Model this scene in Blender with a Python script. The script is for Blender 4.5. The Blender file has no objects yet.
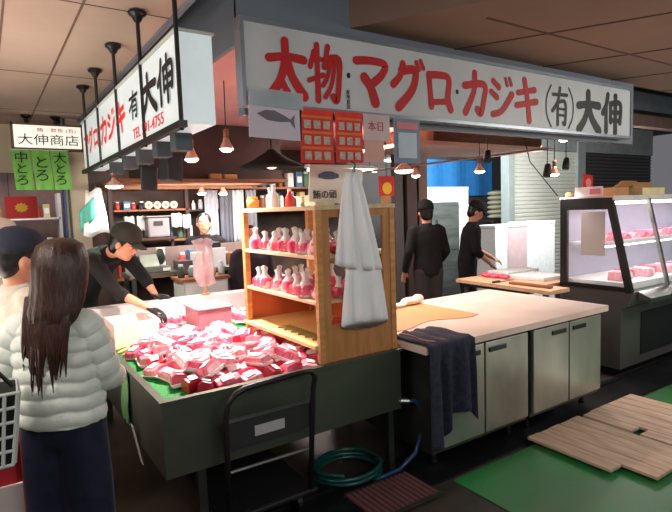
import bpy, bmesh, math, random
from mathutils import Vector, Matrix
random.seed(11)
S = bpy.context.scene
COL = S.collection
# ------------------------------------------------------------------ camera, world, light, exposure
def basis_from(yaw, pitch, roll):
    f = Vector((math.cos(yaw)*math.cos(pitch), math.sin(yaw)*math.cos(pitch), math.sin(pitch)))
    r0 = Vector((math.sin(yaw), -math.cos(yaw), 0)); u0 = r0.cross(f)
    r = math.cos(roll)*r0+math.sin(roll)*u0; u = -math.sin(roll)*r0+math.cos(roll)*u0
    return f, r, u
F_, R_, U_ = basis_from(0.985, -0.0878, -0.0341)
cd = bpy.data.cameras.new('camera'); cam = bpy.data.objects.new('camera', cd); COL.objects.link(cam)
cd.sensor_width = 36; cd.lens = 36*527/672; cd.clip_start = .05; cd.clip_end = 100
m = Matrix((R_, U_, -F_)).transposed().to_4x4(); m.translation = (0, 0, 1.6); cam.matrix_world = m
S.camera = cam
S.view_settings.view_transform = 'Standard'; S.view_settings.look = 'None'
S.view_settings.gamma = 1; S.view_settings.use_curve_mapping = False
S.view_settings.exposure = 0.0
W = bpy.data.worlds.new('world'); S.world = W; W.use_nodes = True
W.node_tree.nodes['Background'].inputs[0].default_value = (.92, .92, 1.0, 1)
W.node_tree.nodes['Background'].inputs[1].default_value = .16

def light(name, kind, loc, power, col=(1, 1, 1), size=.1, target=None, spot=100, blend=.6, sy=None):
    l = bpy.data.lights.new(name, kind); l.energy = power; l.color = col
    if kind == 'AREA':
        l.size = size
        if sy: l.shape = 'RECTANGLE'; l.size_y = sy
    else: l.shadow_soft_size = size
    if kind == 'SPOT': l.spot_size = math.radians(spot); l.spot_blend = blend
    o = bpy.data.objects.new(name, l); COL.objects.link(o); o.location = loc
    if target: o.rotation_euler = (Vector(target)-Vector(loc)).to_track_quat('-Z', 'Y').to_euler()
    return o
WARM = (1, .80, .66)
# walkway and stall ceiling tubes, plus unseen fills added to brighten dim parts
light('walkway_light', 'AREA', (1.0, -1.4, 2.55), 40, (1, .95, .90), 2.5, (1.6, 1.2, .8), sy=.6)
light('passage_fill', 'AREA', (-1.0, 2.4, 2.6), 70, (1, .88, .80), 1.2, (-.4, 4.0, 0), sy=2.2)  # unseen overhead fill added to brighten the customers
light('passage_bounce_fill', 'AREA', (-.7, 3.6, 1.0), 62, (1, .88, .76), 1.8, (.1, 3.6, 2.7))  # upward fill without a fixture, added to brighten the left ceiling
light('hall_fill', 'AREA', (6.3, 3.9, 2.5), 130, (1, 1, .96), 1.4, (7.8, 6.2, 1.3))  # added fill aimed at the shutter and foam boxes, no fixture
light('right_walkway_light', 'AREA', (5.4, .6, 2.58), 60, (1, .98, .92), 1.4, (4.2, 2.0, 1.0))
light('soffit_bounce_fill', 'AREA', (4.0, .4, .5), 14, (1, .84, .74), 2.4, (4.4, .9, 2.6))  # fill from below, added to lift the soffit
light('stall_light', 'AREA', (3.3, 4.9, 2.45), 130, (1, .86, .78), 1.1, (2.8, 4.9, 0), sy=1.2)
light('stall_back_fill', 'AREA', (6.2, 5.6, 2.6), 80, (.86, .94, 1), 1.2, (7.2, 7.4, 1.3))  # unseen fill added to brighten the rear wall and foam stack
light('rack_wall_fill', 'AREA', (1.9, 5.2, 1.89), 55, (1, .90, .82), 1.2, (2.0, 6.4, 1.3), sy=.3)  # fill under the loft board, added to brighten the back shelves

# ------------------------------------------------------------------ helpers
def s2l(c):
    c = c/255; return c/12.92 if c <= .04045 else ((c+.055)/1.055)**2.4
MATS = {}
def mat(name, rgb, rough=.5, metal=0., noise=None, rgb2=None, bump=0, emit=0, alpha=1., trans=0., stretch=None, coat=0, spec=None, erGB=None):
    if name in MATS: return MATS[name]
    M = bpy.data.materials.new(name); M.use_nodes = True; N = M.node_tree.nodes; L = M.node_tree.links
    b = N['Principled BSDF']; c = (*[s2l(v) for v in rgb], 1)
    b.inputs['Base Color'].default_value = c; b.inputs['Roughness'].default_value = rough
    b.inputs['Metallic'].default_value = metal
    if spec is not None: b.inputs['Specular IOR Level'].default_value = spec
    if coat: b.inputs['Coat Weight'].default_value = coat; b.inputs['Coat Roughness'].default_value = .08
    if trans: b.inputs['Transmission Weight'].default_value = trans
    if alpha < 1: b.inputs['Alpha'].default_value = alpha
    if emit:
        b.inputs['Emission Color'].default_value = (*[s2l(v) for v in (erGB or rgb)], 1); b.inputs['Emission Strength'].default_value = emit
    sc = noise if noise else 6
    tc = N.new('ShaderNodeTexCoord'); mp = N.new('ShaderNodeMapping'); L.new(tc.outputs['Object'], mp.inputs[0])
    if stretch: mp.inputs['Scale'].default_value = stretch
    n = N.new('ShaderNodeTexNoise'); n.inputs['Scale'].default_value = sc; n.inputs['Detail'].default_value = 4
    L.new(mp.outputs[0], n.inputs['Vector'])
    r = N.new('ShaderNodeValToRGB'); r.color_ramp.elements[0].position = .35; r.color_ramp.elements[1].position = .65
    c2 = (*[s2l(v) for v in rgb2], 1) if rgb2 else (c[0]*.86, c[1]*.86, c[2]*.86, 1)
    r.color_ramp.elements[0].color = c2; r.color_ramp.elements[1].color = c
    L.new(n.outputs['Fac'], r.inputs[0]); L.new(r.outputs[0], b.inputs['Base Color'])
    if bump:
        bp = N.new('ShaderNodeBump'); bp.inputs['Strength'].default_value = bump; bp.inputs['Distance'].default_value = .01
        L.new(n.outputs['Fac'], bp.inputs['Height']); L.new(bp.outputs[0], b.inputs['Normal'])
    MATS[name] = M; return M

WM = {}
class MB:
    def __init__(s): s.v = []; s.f = []
    def add(s, vs, fs):
        k = len(s.v); s.v += [Vector(v) for v in vs]; s.f += [tuple(i+k for i in f) for f in fs]; return s
    def box(s, x0, x1, y0, y1, z0, z1, rot=None):
        vs = [Vector((x, y, z)) for x in (x0, x1) for y in (y0, y1) for z in (z0, z1)]
        if rot is not None:
            c = Vector(((x0+x1)/2, (y0+y1)/2, (z0+z1)/2)); vs = [c+rot@(v-c) for v in vs]
        return s.add(vs, [(0, 1, 3, 2), (4, 6, 7, 5), (0, 4, 5, 1), (2, 3, 7, 6), (0, 2, 6, 4), (1, 5, 7, 3)])
    def loft(s, rings, cap=True):
        n = len(rings[0]); vs = [p for r in rings for p in r]; fs = []
        for k in range(len(rings)-1):
            for i in range(n):
                j = (i+1) % n; fs.append((k*n+i, k*n+j, (k+1)*n+j, (k+1)*n+i))
        if cap: fs += [tuple(range(n))[::-1], tuple((len(rings)-1)*n+i for i in range(n))]
        return s.add(vs, fs)
    def tube(s, pts, r, seg=8, round_=False, flat=1.0):
        pts = [Vector(p) for p in pts]
        rs = list(r) if isinstance(r, (list, tuple)) else [r]*len(pts)
        if round_:
            d0 = (pts[0]-pts[1]).normalized(); d1 = (pts[-1]-pts[-2]).normalized()
            a = [(pts[0]+d0*rs[0]*math.sin(t), rs[0]*math.cos(t)) for t in (1.45, 1.0, .5)]
            b = [(pts[-1]+d1*rs[-1]*math.sin(t), rs[-1]*math.cos(t)) for t in (.5, 1.0, 1.45)]
            pts = [x[0] for x in a]+pts+[x[0] for x in b]; rs = [x[1] for x in a]+rs+[x[1] for x in b]
        rings = []; up = None
        for i, p in enumerate(pts):
            d = (pts[min(i+1, len(pts)-1)]-pts[max(i-1, 0)]).normalized()
            if up is None:
                up = Vector((0, 0, 1)) if abs(d.z) < .9 else Vector((0, 1, 0))
            a = d.cross(up)
            if a.length < 1e-4: a = d.orthogonal()
            a.normalize(); b = a.cross(d).normalized(); up = b
            rings.append([p+(a*math.cos(2*math.pi*k/seg)+b*flat*math.sin(2*math.pi*k/seg))*rs[i] for k in range(seg)])
        return s.loft(rings)
    def lathe(s, prof, c=(0, 0, 0), seg=16, axis=None):
        c = Vector(c); q = Vector((0, 0, 1)).rotation_difference(Vector(axis).normalized()) if axis else None
        rings = []
        for r, z in prof:
            ring = [Vector((max(r, 1e-4)*math.cos(2*math.pi*k/seg), max(r, 1e-4)*math.sin(2*math.pi*k/seg), z)) for k in range(seg)]
            rings.append([c+(q@v if q else v) for v in ring])
        return s.loft(rings)
    def ell(s, c, rad, rot=None, seg=14, rg=9):
        c = Vector(c); rings = []
        for j in range(1, rg):
            t = math.pi*j/rg
            ring = [Vector((rad[0]*math.sin(t)*math.cos(2*math.pi*k/seg), rad[1]*math.sin(t)*math.sin(2*math.pi*k/seg), -rad[2]*math.cos(t))) for k in range(seg)]
            rings.append([c+(rot@v if rot is not None else v) for v in ring])
        return s.loft(rings)
    def prism(s, poly, axis, a, b):
        # poly in the two other axes; extruded from a to b along axis
        def P(u, w, t):
            return {'x': (t, u, w), 'y': (u, t, w), 'z': (u, w, t)}[axis]
        n = len(poly); vs = [P(u, w, a) for u, w in poly]+[P(u, w, b) for u, w in poly]
        fs = [tuple(range(n)), tuple(range(n, 2*n))[::-1]]+[(i, i+n, (i+1) % n+n, (i+1) % n) for i in range(n)]
        return s.add(vs, fs)
    def sheet(s, grid, th=.003):
        h = len(grid); w = len(grid[0]); k = len(s.v)
        g = [[Vector(p) for p in r] for r in grid]
        nn = []
        for j in range(h):
            for i in range(w):
                du = g[j][min(i+1, w-1)]-g[j][max(i-1, 0)]; dv = g[min(j+1, h-1)][i]-g[max(j-1, 0)][i]
                q = du.cross(dv); nn.append(q.normalized() if q.length > 1e-9 else Vector((0, 0, 1)))
        top = [g[j][i]+nn[j*w+i]*th/2 for j in range(h) for i in range(w)]
        bot = [g[j][i]-nn[j*w+i]*th/2 for j in range(h) for i in range(w)]
        fs = []; o = h*w
        for j in range(h-1):
            for i in range(w-1):
                a, b, c, d = j*w+i, j*w+i+1, (j+1)*w+i+1, (j+1)*w+i
                fs += [(a, b, c, d), (o+d, o+c, o+b, o+a)]
        for i in range(w-1):
            fs += [(i+1, i, o+i, o+i+1), ((h-1)*w+i, (h-1)*w+i+1, o+(h-1)*w+i+1, o+(h-1)*w+i)]
        for j in range(h-1):
            fs += [(j*w, (j+1)*w, o+(j+1)*w, o+j*w), ((j+1)*w+w-1, j*w+w-1, o+j*w+w-1, o+(j+1)*w+w-1)]
        return s.add(top+bot, fs)
    def build(s, name, m, parent=None, smooth=False, bevel=0, remesh=0, subs=0, smo=0):
        mesh = bpy.data.meshes.new(name)
        inv = WM[parent].inverted() if parent else Matrix()
        mesh.from_pydata([inv@v for v in s.v], [], s.f); mesh.update()
        bm = bmesh.new(); bm.from_mesh(mesh); bmesh.ops.recalc_face_normals(bm, faces=bm.faces); bm.to_mesh(mesh); bm.free()
        mesh.materials.append(m)
        o = bpy.data.objects.new(name, mesh); COL.objects.link(o)
        if parent: o.parent = parent; WM[o] = WM[parent]
        else: WM[o] = Matrix()
        if remesh:
            q = o.modifiers.new('remesh', 'REMESH'); q.mode = 'VOXEL'; q.voxel_size = remesh; q.use_smooth_shade = True
            q2 = o.modifiers.new('smooth', 'SMOOTH'); q2.iterations = smo or 4; q2.factor = .5
        if bevel:
            q = o.modifiers.new('bevel', 'BEVEL'); q.width = bevel; q.segments = 2; q.limit_method = 'ANGLE'
        if subs:
            q = o.modifiers.new('sub', 'SUBSURF'); q.levels = subs; q.render_levels = subs
        if smooth:
            for p in mesh.polygons: p.use_smooth = True
        return o
def T(name, label, cat, loc=(0, 0, 0), rz=0, group=None):
    o = bpy.data.objects.new(name, None); COL.objects.link(o); o.location = loc; o.rotation_euler = (0, 0, rz)
    o.empty_display_size = .1
    o['label'] = label; o['category'] = cat
    if group: o['group'] = group
    WM[o] = Matrix.Translation(loc)@Matrix.Rotation(rz, 4, 'Z'); return o
def tag(o, label, cat, group=None, kind=None):
    o['label'] = label; o['category'] = cat
    if group: o['group'] = group
    if kind: o['kind'] = kind
    return o
def one(mb, name, m, label, cat, group=None, **k): return tag(mb.build(name, m, None, **k), label, cat, group)
def struct(mb, name, m, **k):
    o = mb.build(name, m, None, **k); o['kind'] = 'structure'; return o
def dup(root, loc, rz=0, label=None, group=None, rot=None, scale=None):
    r = root.copy(); COL.objects.link(r); r.location = loc; r.rotation_euler = rot if rot else (0, 0, rz)
    if scale: r.scale = scale
    if label: r['label'] = label
    if group: r['group'] = group
    for ch in root.children:
        c = ch.copy(); COL.objects.link(c); c.parent = r
        for g in ch.children:
            d = g.copy(); COL.objects.link(d); d.parent = c
    return r
def text(body, size, org, ux, uy, m, parent, name='lettering', align='CENTER', xs=1.0, th=.001):
    cu = bpy.data.curves.new('txt', 'FONT'); cu.body = body; cu.size = size; cu.align_x = align; cu.align_y = 'CENTER'
    cu.extrude = th; cu.resolution_u = 3; cu.space_line = .95
    o = bpy.data.objects.new('txt', cu); COL.objects.link(o)
    dg = bpy.context.evaluated_depsgraph_get(); me = bpy.data.meshes.new_from_object(o.evaluated_get(dg))
    bpy.data.objects.remove(o)
    ux = Vector(ux).normalized(); uy = Vector(uy).normalized(); uz = ux.cross(uy)
    A = Matrix((ux*xs, uy, uz)).transposed().to_4x4(); A.translation = Vector(org)
    me.transform(WM[parent].inverted()@A); me.name = name
    me.materials.clear(); me.materials.append(m)
    q = bpy.data.objects.new(name, me); COL.objects.link(q); q.parent = parent; WM[q] = WM[parent]; return q
# brush lettering: strokes in a unit box, drawn as thick ribbons of paint
G = {
 'tai': [([(.04, .66), (.5, .72), (.97, .70)], .085), ([(.47, .99), (.46, .68), (.32, .3), (.08, .04)], .09), ([(.5, .66), (.66, .34), (.95, .04)], .10), ([(.36, .26), (.5, .08)], .075)],
 'dai': [([(.04, .64), (.5, .70), (.97, .69)], .085), ([(.47, .99), (.46, .66), (.32, .3), (.06, .02)], .09), ([(.5, .62), (.66, .32), (.97, .03)], .10)],
 'mono': [([(.2, .86), (.08, .6)], .06), ([(.1, .7), (.44, .75)], .05), ([(.29, .98), (.29, .03)], .07), ([(.03, .36), (.46, .48)], .055), ([(.62, .98), (.5, .62)], .065), ([(.57, .76), (.95, .79), (.94, .4), (.86, .06), (.74, .12)], .075), ([(.7, .74), (.58, .45), (.44, .3)], .055), ([(.83, .72), (.7, .32), (.5, .1)], .055)],
 'ma': [([(.04, .84), (.5, .88), (.93, .84), (.82, .62), (.56, .44)], .085), ([(.28, .52), (.46, .34), (.6, .03)], .11)],
 'gu': [([(.36, .93), (.27, .68), (.05, .48)], .075), ([(.31, .78), (.74, .82), (.64, .42), (.2, .03)], .09), ([(.78, 1.0), (.86, .86)], .05), ([(.92, 1.04), (1.0, .9)], .05)],
 'ro': [([(.12, .84), (.2, .06)], .085), ([(.12, .82), (.5, .86), (.88, .8), (.84, .3), (.95, .02)], .09), ([(.2, .16), (.84, .22)], .075)],
 'ka': [([(.05, .66), (.85, .74), (.82, .34), (.7, .05), (.56, .13)], .09), ([(.46, .98), (.42, .55), (.07, .03)], .085)],
 'ji': [([(.12, .9), (.36, .76)], .08), ([(.03, .62), (.27, .5)], .08), ([(.1, .06), (.5, .18), (.95, .62)], .085), ([(.66, 1.0), (.74, .84)], .05), ([(.84, 1.02), (.92, .87)], .05)],
 'ki': [([(.1, .66), (.88, .78)], .075), ([(.04, .36), (.96, .5)], .08), ([(.4, .98), (.54, .5), (.62, .02)], .085)],
 'yu': [([(.06, .8), (.94, .83)], .055), ([(.5, 1.0), (.36, .62), (.04, .36)], .06), ([(.36, .6), (.36, .0)], .06), ([(.36, .6), (.82, .62), (.82, .06), (.7, .05)], .06), ([(.38, .43), (.8, .43)], .04), ([(.38, .26), (.8, .26)], .04)],
 'shin': [([(.28, .99), (.2, .72), (.03, .5)], .075), ([(.19, .66), (.2, .02)], .075), ([(.42, .77), (.43, .28)], .065), ([(.42, .76), (.93, .79), (.91, .28)], .07), ([(.43, .54), (.9, .55)], .055), ([(.43, .32), (.9, .33)], .055), ([(.67, .99), (.67, .0)], .07)],
 'lp': [([(.9, 1.0), (.35, .75), (.2, .5), (.35, .25), (.9, .0)], .16)],
 'rp': [([(.1, 1.0), (.65, .75), (.8, .5), (.65, .25), (.1, .0)], .16)],
 'dot': [([(.5, .45), (.5, .55)], .4)],
}
def smoothpts(p, n=6):
    if len(p) < 3: return [(p[0][0]+(p[1][0]-p[0][0])*t/n, p[0][1]+(p[1][1]-p[0][1])*t/n) for t in range(n+1)]
    q = []; e = [p[0]]+list(p)+[p[-1]]
    for i in range(1, len(e)-2):
        for k in range(n):
            t = k/n; a = []
            for d in (0, 1):
                p0, p1, p2, p3 = e[i-1][d], e[i][d], e[i+1][d], e[i+2][d]
                a.append(p1+t*.42*(p2-p0)+t*t*(-.84*p0-(3-.42-1.0+.42)*p1*0+0) if False else .5*((2*p1)+(-p0+p2)*t+(2*p0-5*p1+4*p2-p3)*t*t+(-p0+3*p1-3*p2+p3)*t**3))
            q.append(tuple(a))
    q.append(p[-1]); return q
def brush(mb, glyph, org, ux, uy, w, h, bold=1.0):
    org = Vector(org); ux = Vector(ux); uy = Vector(uy); nz = ux.cross(uy)
    for si, (pts, wd) in enumerate(G[glyph]):
        q = smoothpts(pts); n = len(q); half = wd*.5*min(w, h)*2.25*bold if glyph not in ('lp', 'rp', 'dot') else wd*.5*min(w, h)
        P = [org+ux*a*w+uy*b*h+nz*(.0006*si) for a, b in q]
        L = []; Rr = []
        for i, p in enumerate(P):
            d = (P[min(i+1, n-1)]-P[max(i-1, 0)]).normalized(); sd = nz.cross(d)
            t = i/(n-1); k = half*(.80+.35*t if t > .5 else 1.05-.15*t)
            L.append(p+sd*k); Rr.append(p-sd*k)
        mb.add(L+Rr, [(i, i+1, n+i+1, n+i) for i in range(n-1)])
        for ci, (p, k) in enumerate(((P[0], half*1.05), (P[-1], half*1.1))):
            mb.add([p+nz*(.0002+.0001*ci)+ux*k*math.cos(a*math.pi/5)+uy*k*math.sin(a*math.pi/5) for a in range(10)], [tuple(range(10))])
X1 = Vector((1, 0, 0)); Y1 = Vector((0, 1, 0)); Z1 = Vector((0, 0, 1))

# ------------------------------------------------------------------ materials
m_conc = mat('concrete_floor', (70, 60, 52), .45, noise=3, rgb2=(44, 38, 34), bump=.2)
m_green = mat('green_floor_paint', (40, 132, 66), .4, noise=1.6, rgb2=(66, 112, 72), bump=.1)
m_gutter = mat('gutter_concrete', (26, 27, 32), .35, noise=5, rgb2=(14, 15, 18))
m_ceil = mat('ceiling_board', (186, 166, 150), .8, noise=1.2, rgb2=(174, 152, 138))
m_ceil2 = mat('soffit_board', (150, 120, 104), .8, noise=1.0, rgb2=(136, 110, 98))
m_bulk = mat('fascia_panel', (120, 130, 142), .6, noise=1.5)
m_dark = mat('dark_gap', (30, 27, 26), .9)
m_pink = mat('stall_ceiling_board', (214, 160, 160), .7, noise=2)
m_cream = mat('cream_wall', (196, 184, 160), .7, noise=2)
m_steel = mat('stainless_steel', (150, 156, 150), .32, .85, noise=2, rgb2=(120, 124, 118), stretch=(1, 1, 6))
m_steel_dk = mat('dull_steel', (92, 98, 90), .38, .75, noise=3, rgb2=(70, 76, 70))
m_doorsteel = mat('worn_steel_door', (178, 180, 172), .36, .7, noise=3, rgb2=(146, 150, 142), stretch=(1, 1, .5))
m_black = mat('black_paint', (16, 16, 18), .4)
m_blackp = mat('black_plastic', (24, 25, 28), .5)
m_white = mat('white_plastic', (232, 232, 230), .4)
m_foam = mat('foam_white', (232, 238, 240), .7, noise=30)
m_wood = mat('pine_wood', (206, 150, 92), .5, noise=5, rgb2=(186, 128, 74), stretch=(1, 1, 8))
m_wood2 = mat('birch_board', (224, 196, 160), .5, noise=4, rgb2=(206, 176, 138), stretch=(6, 1, 1))
m_brown = mat('brown_board', (112, 66, 40), .6, noise=4, rgb2=(84, 48, 30), stretch=(1, 1, 5))
m_dbrown = mat('dark_brown_board', (68, 36, 32), .6, noise=4, rgb2=(48, 26, 24))
m_orange = mat('orange_brown_trim', (158, 98, 62), .6, noise=4, rgb2=(128, 78, 50))
m_red = mat('sign_red', (196, 12, 20), .55)
m_blk = mat('sign_black', (14, 14, 16), .55)
m_signw = mat('sign_white', (205, 208, 210), .45, noise=2, rgb2=(190, 192, 194))
m_meat = mat('tuna_red', (212, 38, 78), .3, noise=14, rgb2=(238, 112, 140), coat=.6, stretch=(1, 4, 1))
m_meat2 = mat('tuna_pink', (238, 120, 140), .3, noise=16, rgb2=(250, 176, 184), coat=.6, stretch=(1, 4, 1))
m_meat3 = mat('tuna_dark', (150, 8, 34), .28, noise=10, rgb2=(196, 26, 54), coat=.6)
m_tray = mat('foam_tray', (246, 232, 234), .4)
m_sticker = mat('paper_sticker', (250, 246, 246), .5)
m_card = mat('cardboard', (190, 140, 92), .8, noise=8, rgb2=(172, 124, 80))
m_cloth = mat('black_cloth', (20, 19, 22), .9, noise=12, rgb2=(12, 12, 14))
m_skin = mat('skin', (222, 160, 128), .5, noise=10, rgb2=(212, 146, 116))
m_hairb = mat('brown_hair', (74, 46, 36), .36, noise=30, rgb2=(32, 20, 18), stretch=(8, 8, .6), bump=.3)
m_hairk = mat('black_hair', (20, 17, 17), .4, noise=25, rgb2=(9, 8, 9))
m_bulb = mat('glowing_bulb', (255, 240, 225), .3, emit=14)
m_tube = mat('glowing_tube', (255, 244, 236), .3, emit=9)
m_bulbr = mat('lamp_reflector', (226, 170, 150), .3, .3)
m_glass = mat('case_glass', (235, 245, 250), .03, alpha=.13, spec=.8)
m_bag = mat('thin_plastic_bag', (255, 255, 255), .3, alpha=.93, noise=6, rgb2=(244, 250, 255), bump=.5)
m_bagp = mat('pink_tinted_bag', (250, 236, 240), .25, alpha=.5, noise=9, rgb2=(236, 190, 204), bump=.5)

# ------------------------------------------------------------------ the setting
struct(MB().box(-5, 14, -3, 12, -.1, 0), 'floor', m_conc)
struct(MB().box(2.16, 12, -2, 2.10, 0, .006), 'trim_1', m_green)
struct(MB().box(-1, 12, 2.125, 2.42, 0, .012).box(-1, 12, 2.42, 2.46, 0, .03), 'trim_2', m_gutter)
# ceiling of the walkway on the left with its board joints
c = MB().box(-5, .97, -3, 7.4, 2.72, 2.78)
struct(c, 'ceiling', m_ceil)
j = MB()
for x in (-1.25, -.72, -.26, .17, .52): j.box(x-.006, x+.006, -3, 7.4, 2.716, 2.722)
for y in (1.5, 3.1, 4.7, 6.3): j.box(-5, .97, y-.004, y+.004, 2.717, 2.722)
struct(j, 'trim_3', mat('joint_line', (112, 88, 76), .8))
struct(MB().box(.9, 14, -3, 8, 3.15, 3.2), 'trim_4', m_dark)
struct(MB().box(.97, 1.0, -3, 7.4, 2.70, 3.15), 'trim_5', m_bulk)
# lower soffit on the right
sof = MB().prism([(1.81, 2.56), (3.86, -1.0), (13, -1.0), (13, 2.56)], 'z', 2.63, 3.14)
struct(sof, 'trim_6', m_ceil2)
j = MB()
def strip(a, b, w, z0, z1, mb):
    a = Vector((a[0], a[1], 0)); b = Vector((b[0], b[1], 0)); d = (b-a).normalized(); n = Vector((-d.y, d.x, 0))*w
    mb.prism([tuple((a+n)[:2]), tuple((b+n)[:2]), tuple((b-n)[:2]), tuple((a-n)[:2])], 'z', z0, z1)
for k in range(7):
    x = 2.66+.95*k; strip((x, 2.56), (x+1.55, -.2), .006, 2.625, 2.631, j)
for y in (2.03, 1.2, .3): strip((2.1+(2.56-y)*.57, y), (12, y), .006, 2.625, 2.631, j)
struct(j, 'trim_7', mat('soffit_joint', (92, 66, 56), .8))
# fascia box carrying the main sign
struct(MB().box(1.15, 1.18, 2.58, 6.7, 2.47, 3.14).box(1.15, 4.95, 2.531, 2.60, 2.10, 3.14), 'wall_front', m_bulk)
struct(MB().box(1.18, 5.0, 2.60, 6.7, 2.47, 2.5), 'trim_8', m_pink)
struct(MB().box(1.04, 4.7, 6.7, 6.8, 0, 3.1), 'wall_back', mat('stall_back_wall', (92, 74, 66), .8, noise=3, rgb2=(60, 48, 44)))
struct(MB().box(.80, 1.04, 6.7, 6.95, 0, 3.1), 'wall_pillar', m_cream)
struct(MB().box(-4, .66, 7.3, 7.4, 2.16, 2.72), 'wall_left', m_cream)
struct(MB().box(-4, 1.2, 10.0, 10.1, 0, 3.0), 'wall_far', mat('far_wall', (150, 120, 112), .8, noise=1.2, rgb2=(80, 66, 62)))
struct(MB().box(-3.4, -3.3, -1, 10, 0, 3.0), 'wall_passage', mat('passage_wall', (120, 104, 98), .8, noise=1))
struct(MB().box(4.7, 12.0, 8.0, 8.1, 0, 3.2), 'wall_rear', mat('rear_wall', (84, 80, 78), .8, noise=1.5))
struct(MB().box(4.95, 5.2, 5.7, 5.95, 0, 2.6), 'wall_post', mat('brown_post', (104, 62, 44), .6, noise=5))
# roller shutters across the aisle
def shutter(name, x0, x1, y, z0, z1, m):
    s = MB(); n = int((z1-z0)/.07)
    for k in range(n):
        z = z0+(z1-z0)*k/n; h = (z1-z0)/n
        s.prism([(y, z), (y-.018, z+h*.3), (y-.018, z+h*.8), (y, z+h), (y+.02, z+h), (y+.02, z)], 'x', x0, x1)
    return struct(s, name, m)
shutter('door_1', 7.70, 9.6, 6.0, 0, 2.55, mat('pale_shutter', (206, 206, 196), .5, .1, noise=1))
shutter('door_2', 9.85, 12.5, 6.0, 0, 2.55, mat('dark_shutter', (62, 58, 60), .5, .1, noise=1))
struct(MB().box(7.55, 7.70, 5.93, 6.1, 0, 3.1).box(9.6, 9.85, 5.93, 6.1, 0, 3.1).box(7.55, 12.5, 5.95, 6.1, 2.55, 3.1), 'wall_right', mat('grey_green_frame', (140, 148, 146), .5))
# neighbouring light box fascia at the right end
f = T('fascia_sign', 'pale blue unlit shop fascia past the right end of the long sign', 'sign', (6.5, 3.5, 2.3))
MB().box(5.0, 9.0, 3.45, 3.6, 2.70, 2.93).build('panel', mat('pale_blue_panel', (168, 182, 205), .4), f, bevel=.004)
MB().box(5.0, 9.0, 3.43, 3.62, 2.66, 2.70).box(5.0, 9.0, 3.43, 3.62, 2.93, 2.97).build('frame', m_steel_dk, f)
MB().box(5.0, 9.0, 3.46, 3.59, 2.52, 2.66).build('lower_rail', mat('pinkish_rail', (170, 140, 128), .5), f)

# ------------------------------------------------------------------ the long main sign
Ysn = 2.44
sg = T('shop_sign', 'long white shop sign with big red and black brush writing over the counter', 'sign', (3, 2.5, 2.13))
MB().box(1.12, 4.72, Ysn, 2.49, 2.145, 2.532).build('panel', m_signw, sg)
fr = MB().box(1.10, 4.74, Ysn-.012, 2.50, 2.532, 2.552).box(1.10, 4.74, Ysn-.012, 2.50, 2.125, 2.145).box(1.10, 1.12, Ysn-.012, 2.50, 2.145, 2.532).box(4.72, 4.74, Ysn-.012, 2.50, 2.145, 2.532).box(2.2, 2.23, 2.50, 2.531, 2.14, 2.53).box(3.8, 3.83, 2.50, 2.531, 2.14, 2.53)
fr.build('frame', mat('aluminium_frame', (150, 158, 166), .35, .6), sg)
br, bk = MB(), MB()
K = .976
for g, x0, z0, x1, z1, mb in (('tai', 1.275, 2.20, 1.50, 2.49, br), ('mono', 1.515, 2.19, 1.73, 2.50, br), ('dot', 1.755, 2.325, 1.815, 2.385, bk),
        ('ma', 1.83, 2.21, 2.07, 2.49, br), ('gu', 2.10, 2.20, 2.36, 2.49, br), ('ro', 2.38, 2.22, 2.61, 2.47, br), ('dot', 2.63, 2.315, 2.69, 2.375, bk),
        ('ka', 2.72, 2.21, 2.96, 2.49, br), ('ji', 2.99, 2.21, 3.23, 2.48, br), ('ki', 3.26, 2.20, 3.51, 2.50, br),
        ('lp', 3.60, 2.18, 3.69, 2.49, bk), ('yu', 3.69, 2.20, 3.90, 2.48, bk), ('rp', 3.90, 2.18, 3.99, 2.49, bk), ('dai', 4.03, 2.17, 4.35, 2.48, bk), ('shin', 4.39, 2.18, 4.69, 2.49, bk)):
    o = Vector(((x0)*K, Ysn-.0022, 1.6+(z0-1.6)*K)); brush(mb, g, o, X1, Z1, (x1-x0)*K, (z1-z0)*K)
br.build('red_lettering', m_red, sg); bk.build('black_lettering', m_blk, sg)
text('産\n地\n直\n送', .028, (1.735, Ysn-.003, 2.205), X1, Z1, m_blk, sg, 'small_lettering')
# ------------------------------------------------------------------ lit box sign on the left, with its hangers
ls = T('lightbox_sign', 'lit white box sign with red and black writing hung above the customers', 'sign', (.9, 3.8, 2.0))
m_lit = mat('lit_acrylic', (200, 212, 214), .3, emit=.55)
MB().box(.79, .955, 2.43, 5.2, 2.02, 2.43).build('light_box', m_lit, ls, bevel=.004)
MB().box(.778, .965, 2.42, 5.21, 2.431, 2.442).build('frame', mat('pale_edge', (196, 200, 190), .4), ls)
MB().box(.765, .80, 2.38, 5.22, 1.995, 2.025).build('bottom_rail', m_black, ls)
nY = -Y1
br, bk = MB(), MB(); xs = .786
for g, ya, yb, z0, z1, mb in (('shin', 2.77, 2.50, 2.15, 2.36, bk), ('dai', 3.10, 2.80, 2.15, 2.35, bk), ('yu', 3.40, 3.18, 2.18, 2.33, bk),
        ('ki', 3.78, 3.52, 2.15, 2.33, br), ('ji', 4.06, 3.82, 2.15, 2.33, br), ('ka', 4.34, 4.10, 2.15, 2.33, br), ('ro', 4.66, 4.46, 2.16, 2.30, br), ('gu', 4.88, 4.68, 2.15, 2.32, br), ('ma', 5.10, 4.9, 2.15, 2.31, br)):
    brush(mb, g, (xs, ya, z0), nY, Z1, ya-yb, z1-z0)
br.build('red_lettering', mat('lit_red', (225, 50, 50), .5, emit=.12), ls); bk.build('black_lettering', m_blk, ls)
text('TEL 591-4755', .085, (xs, 3.02, 2.085), nY, Z1, mat('lit_red', (225, 50, 50)), ls, 'phone_lettering', xs=1.35)
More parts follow.
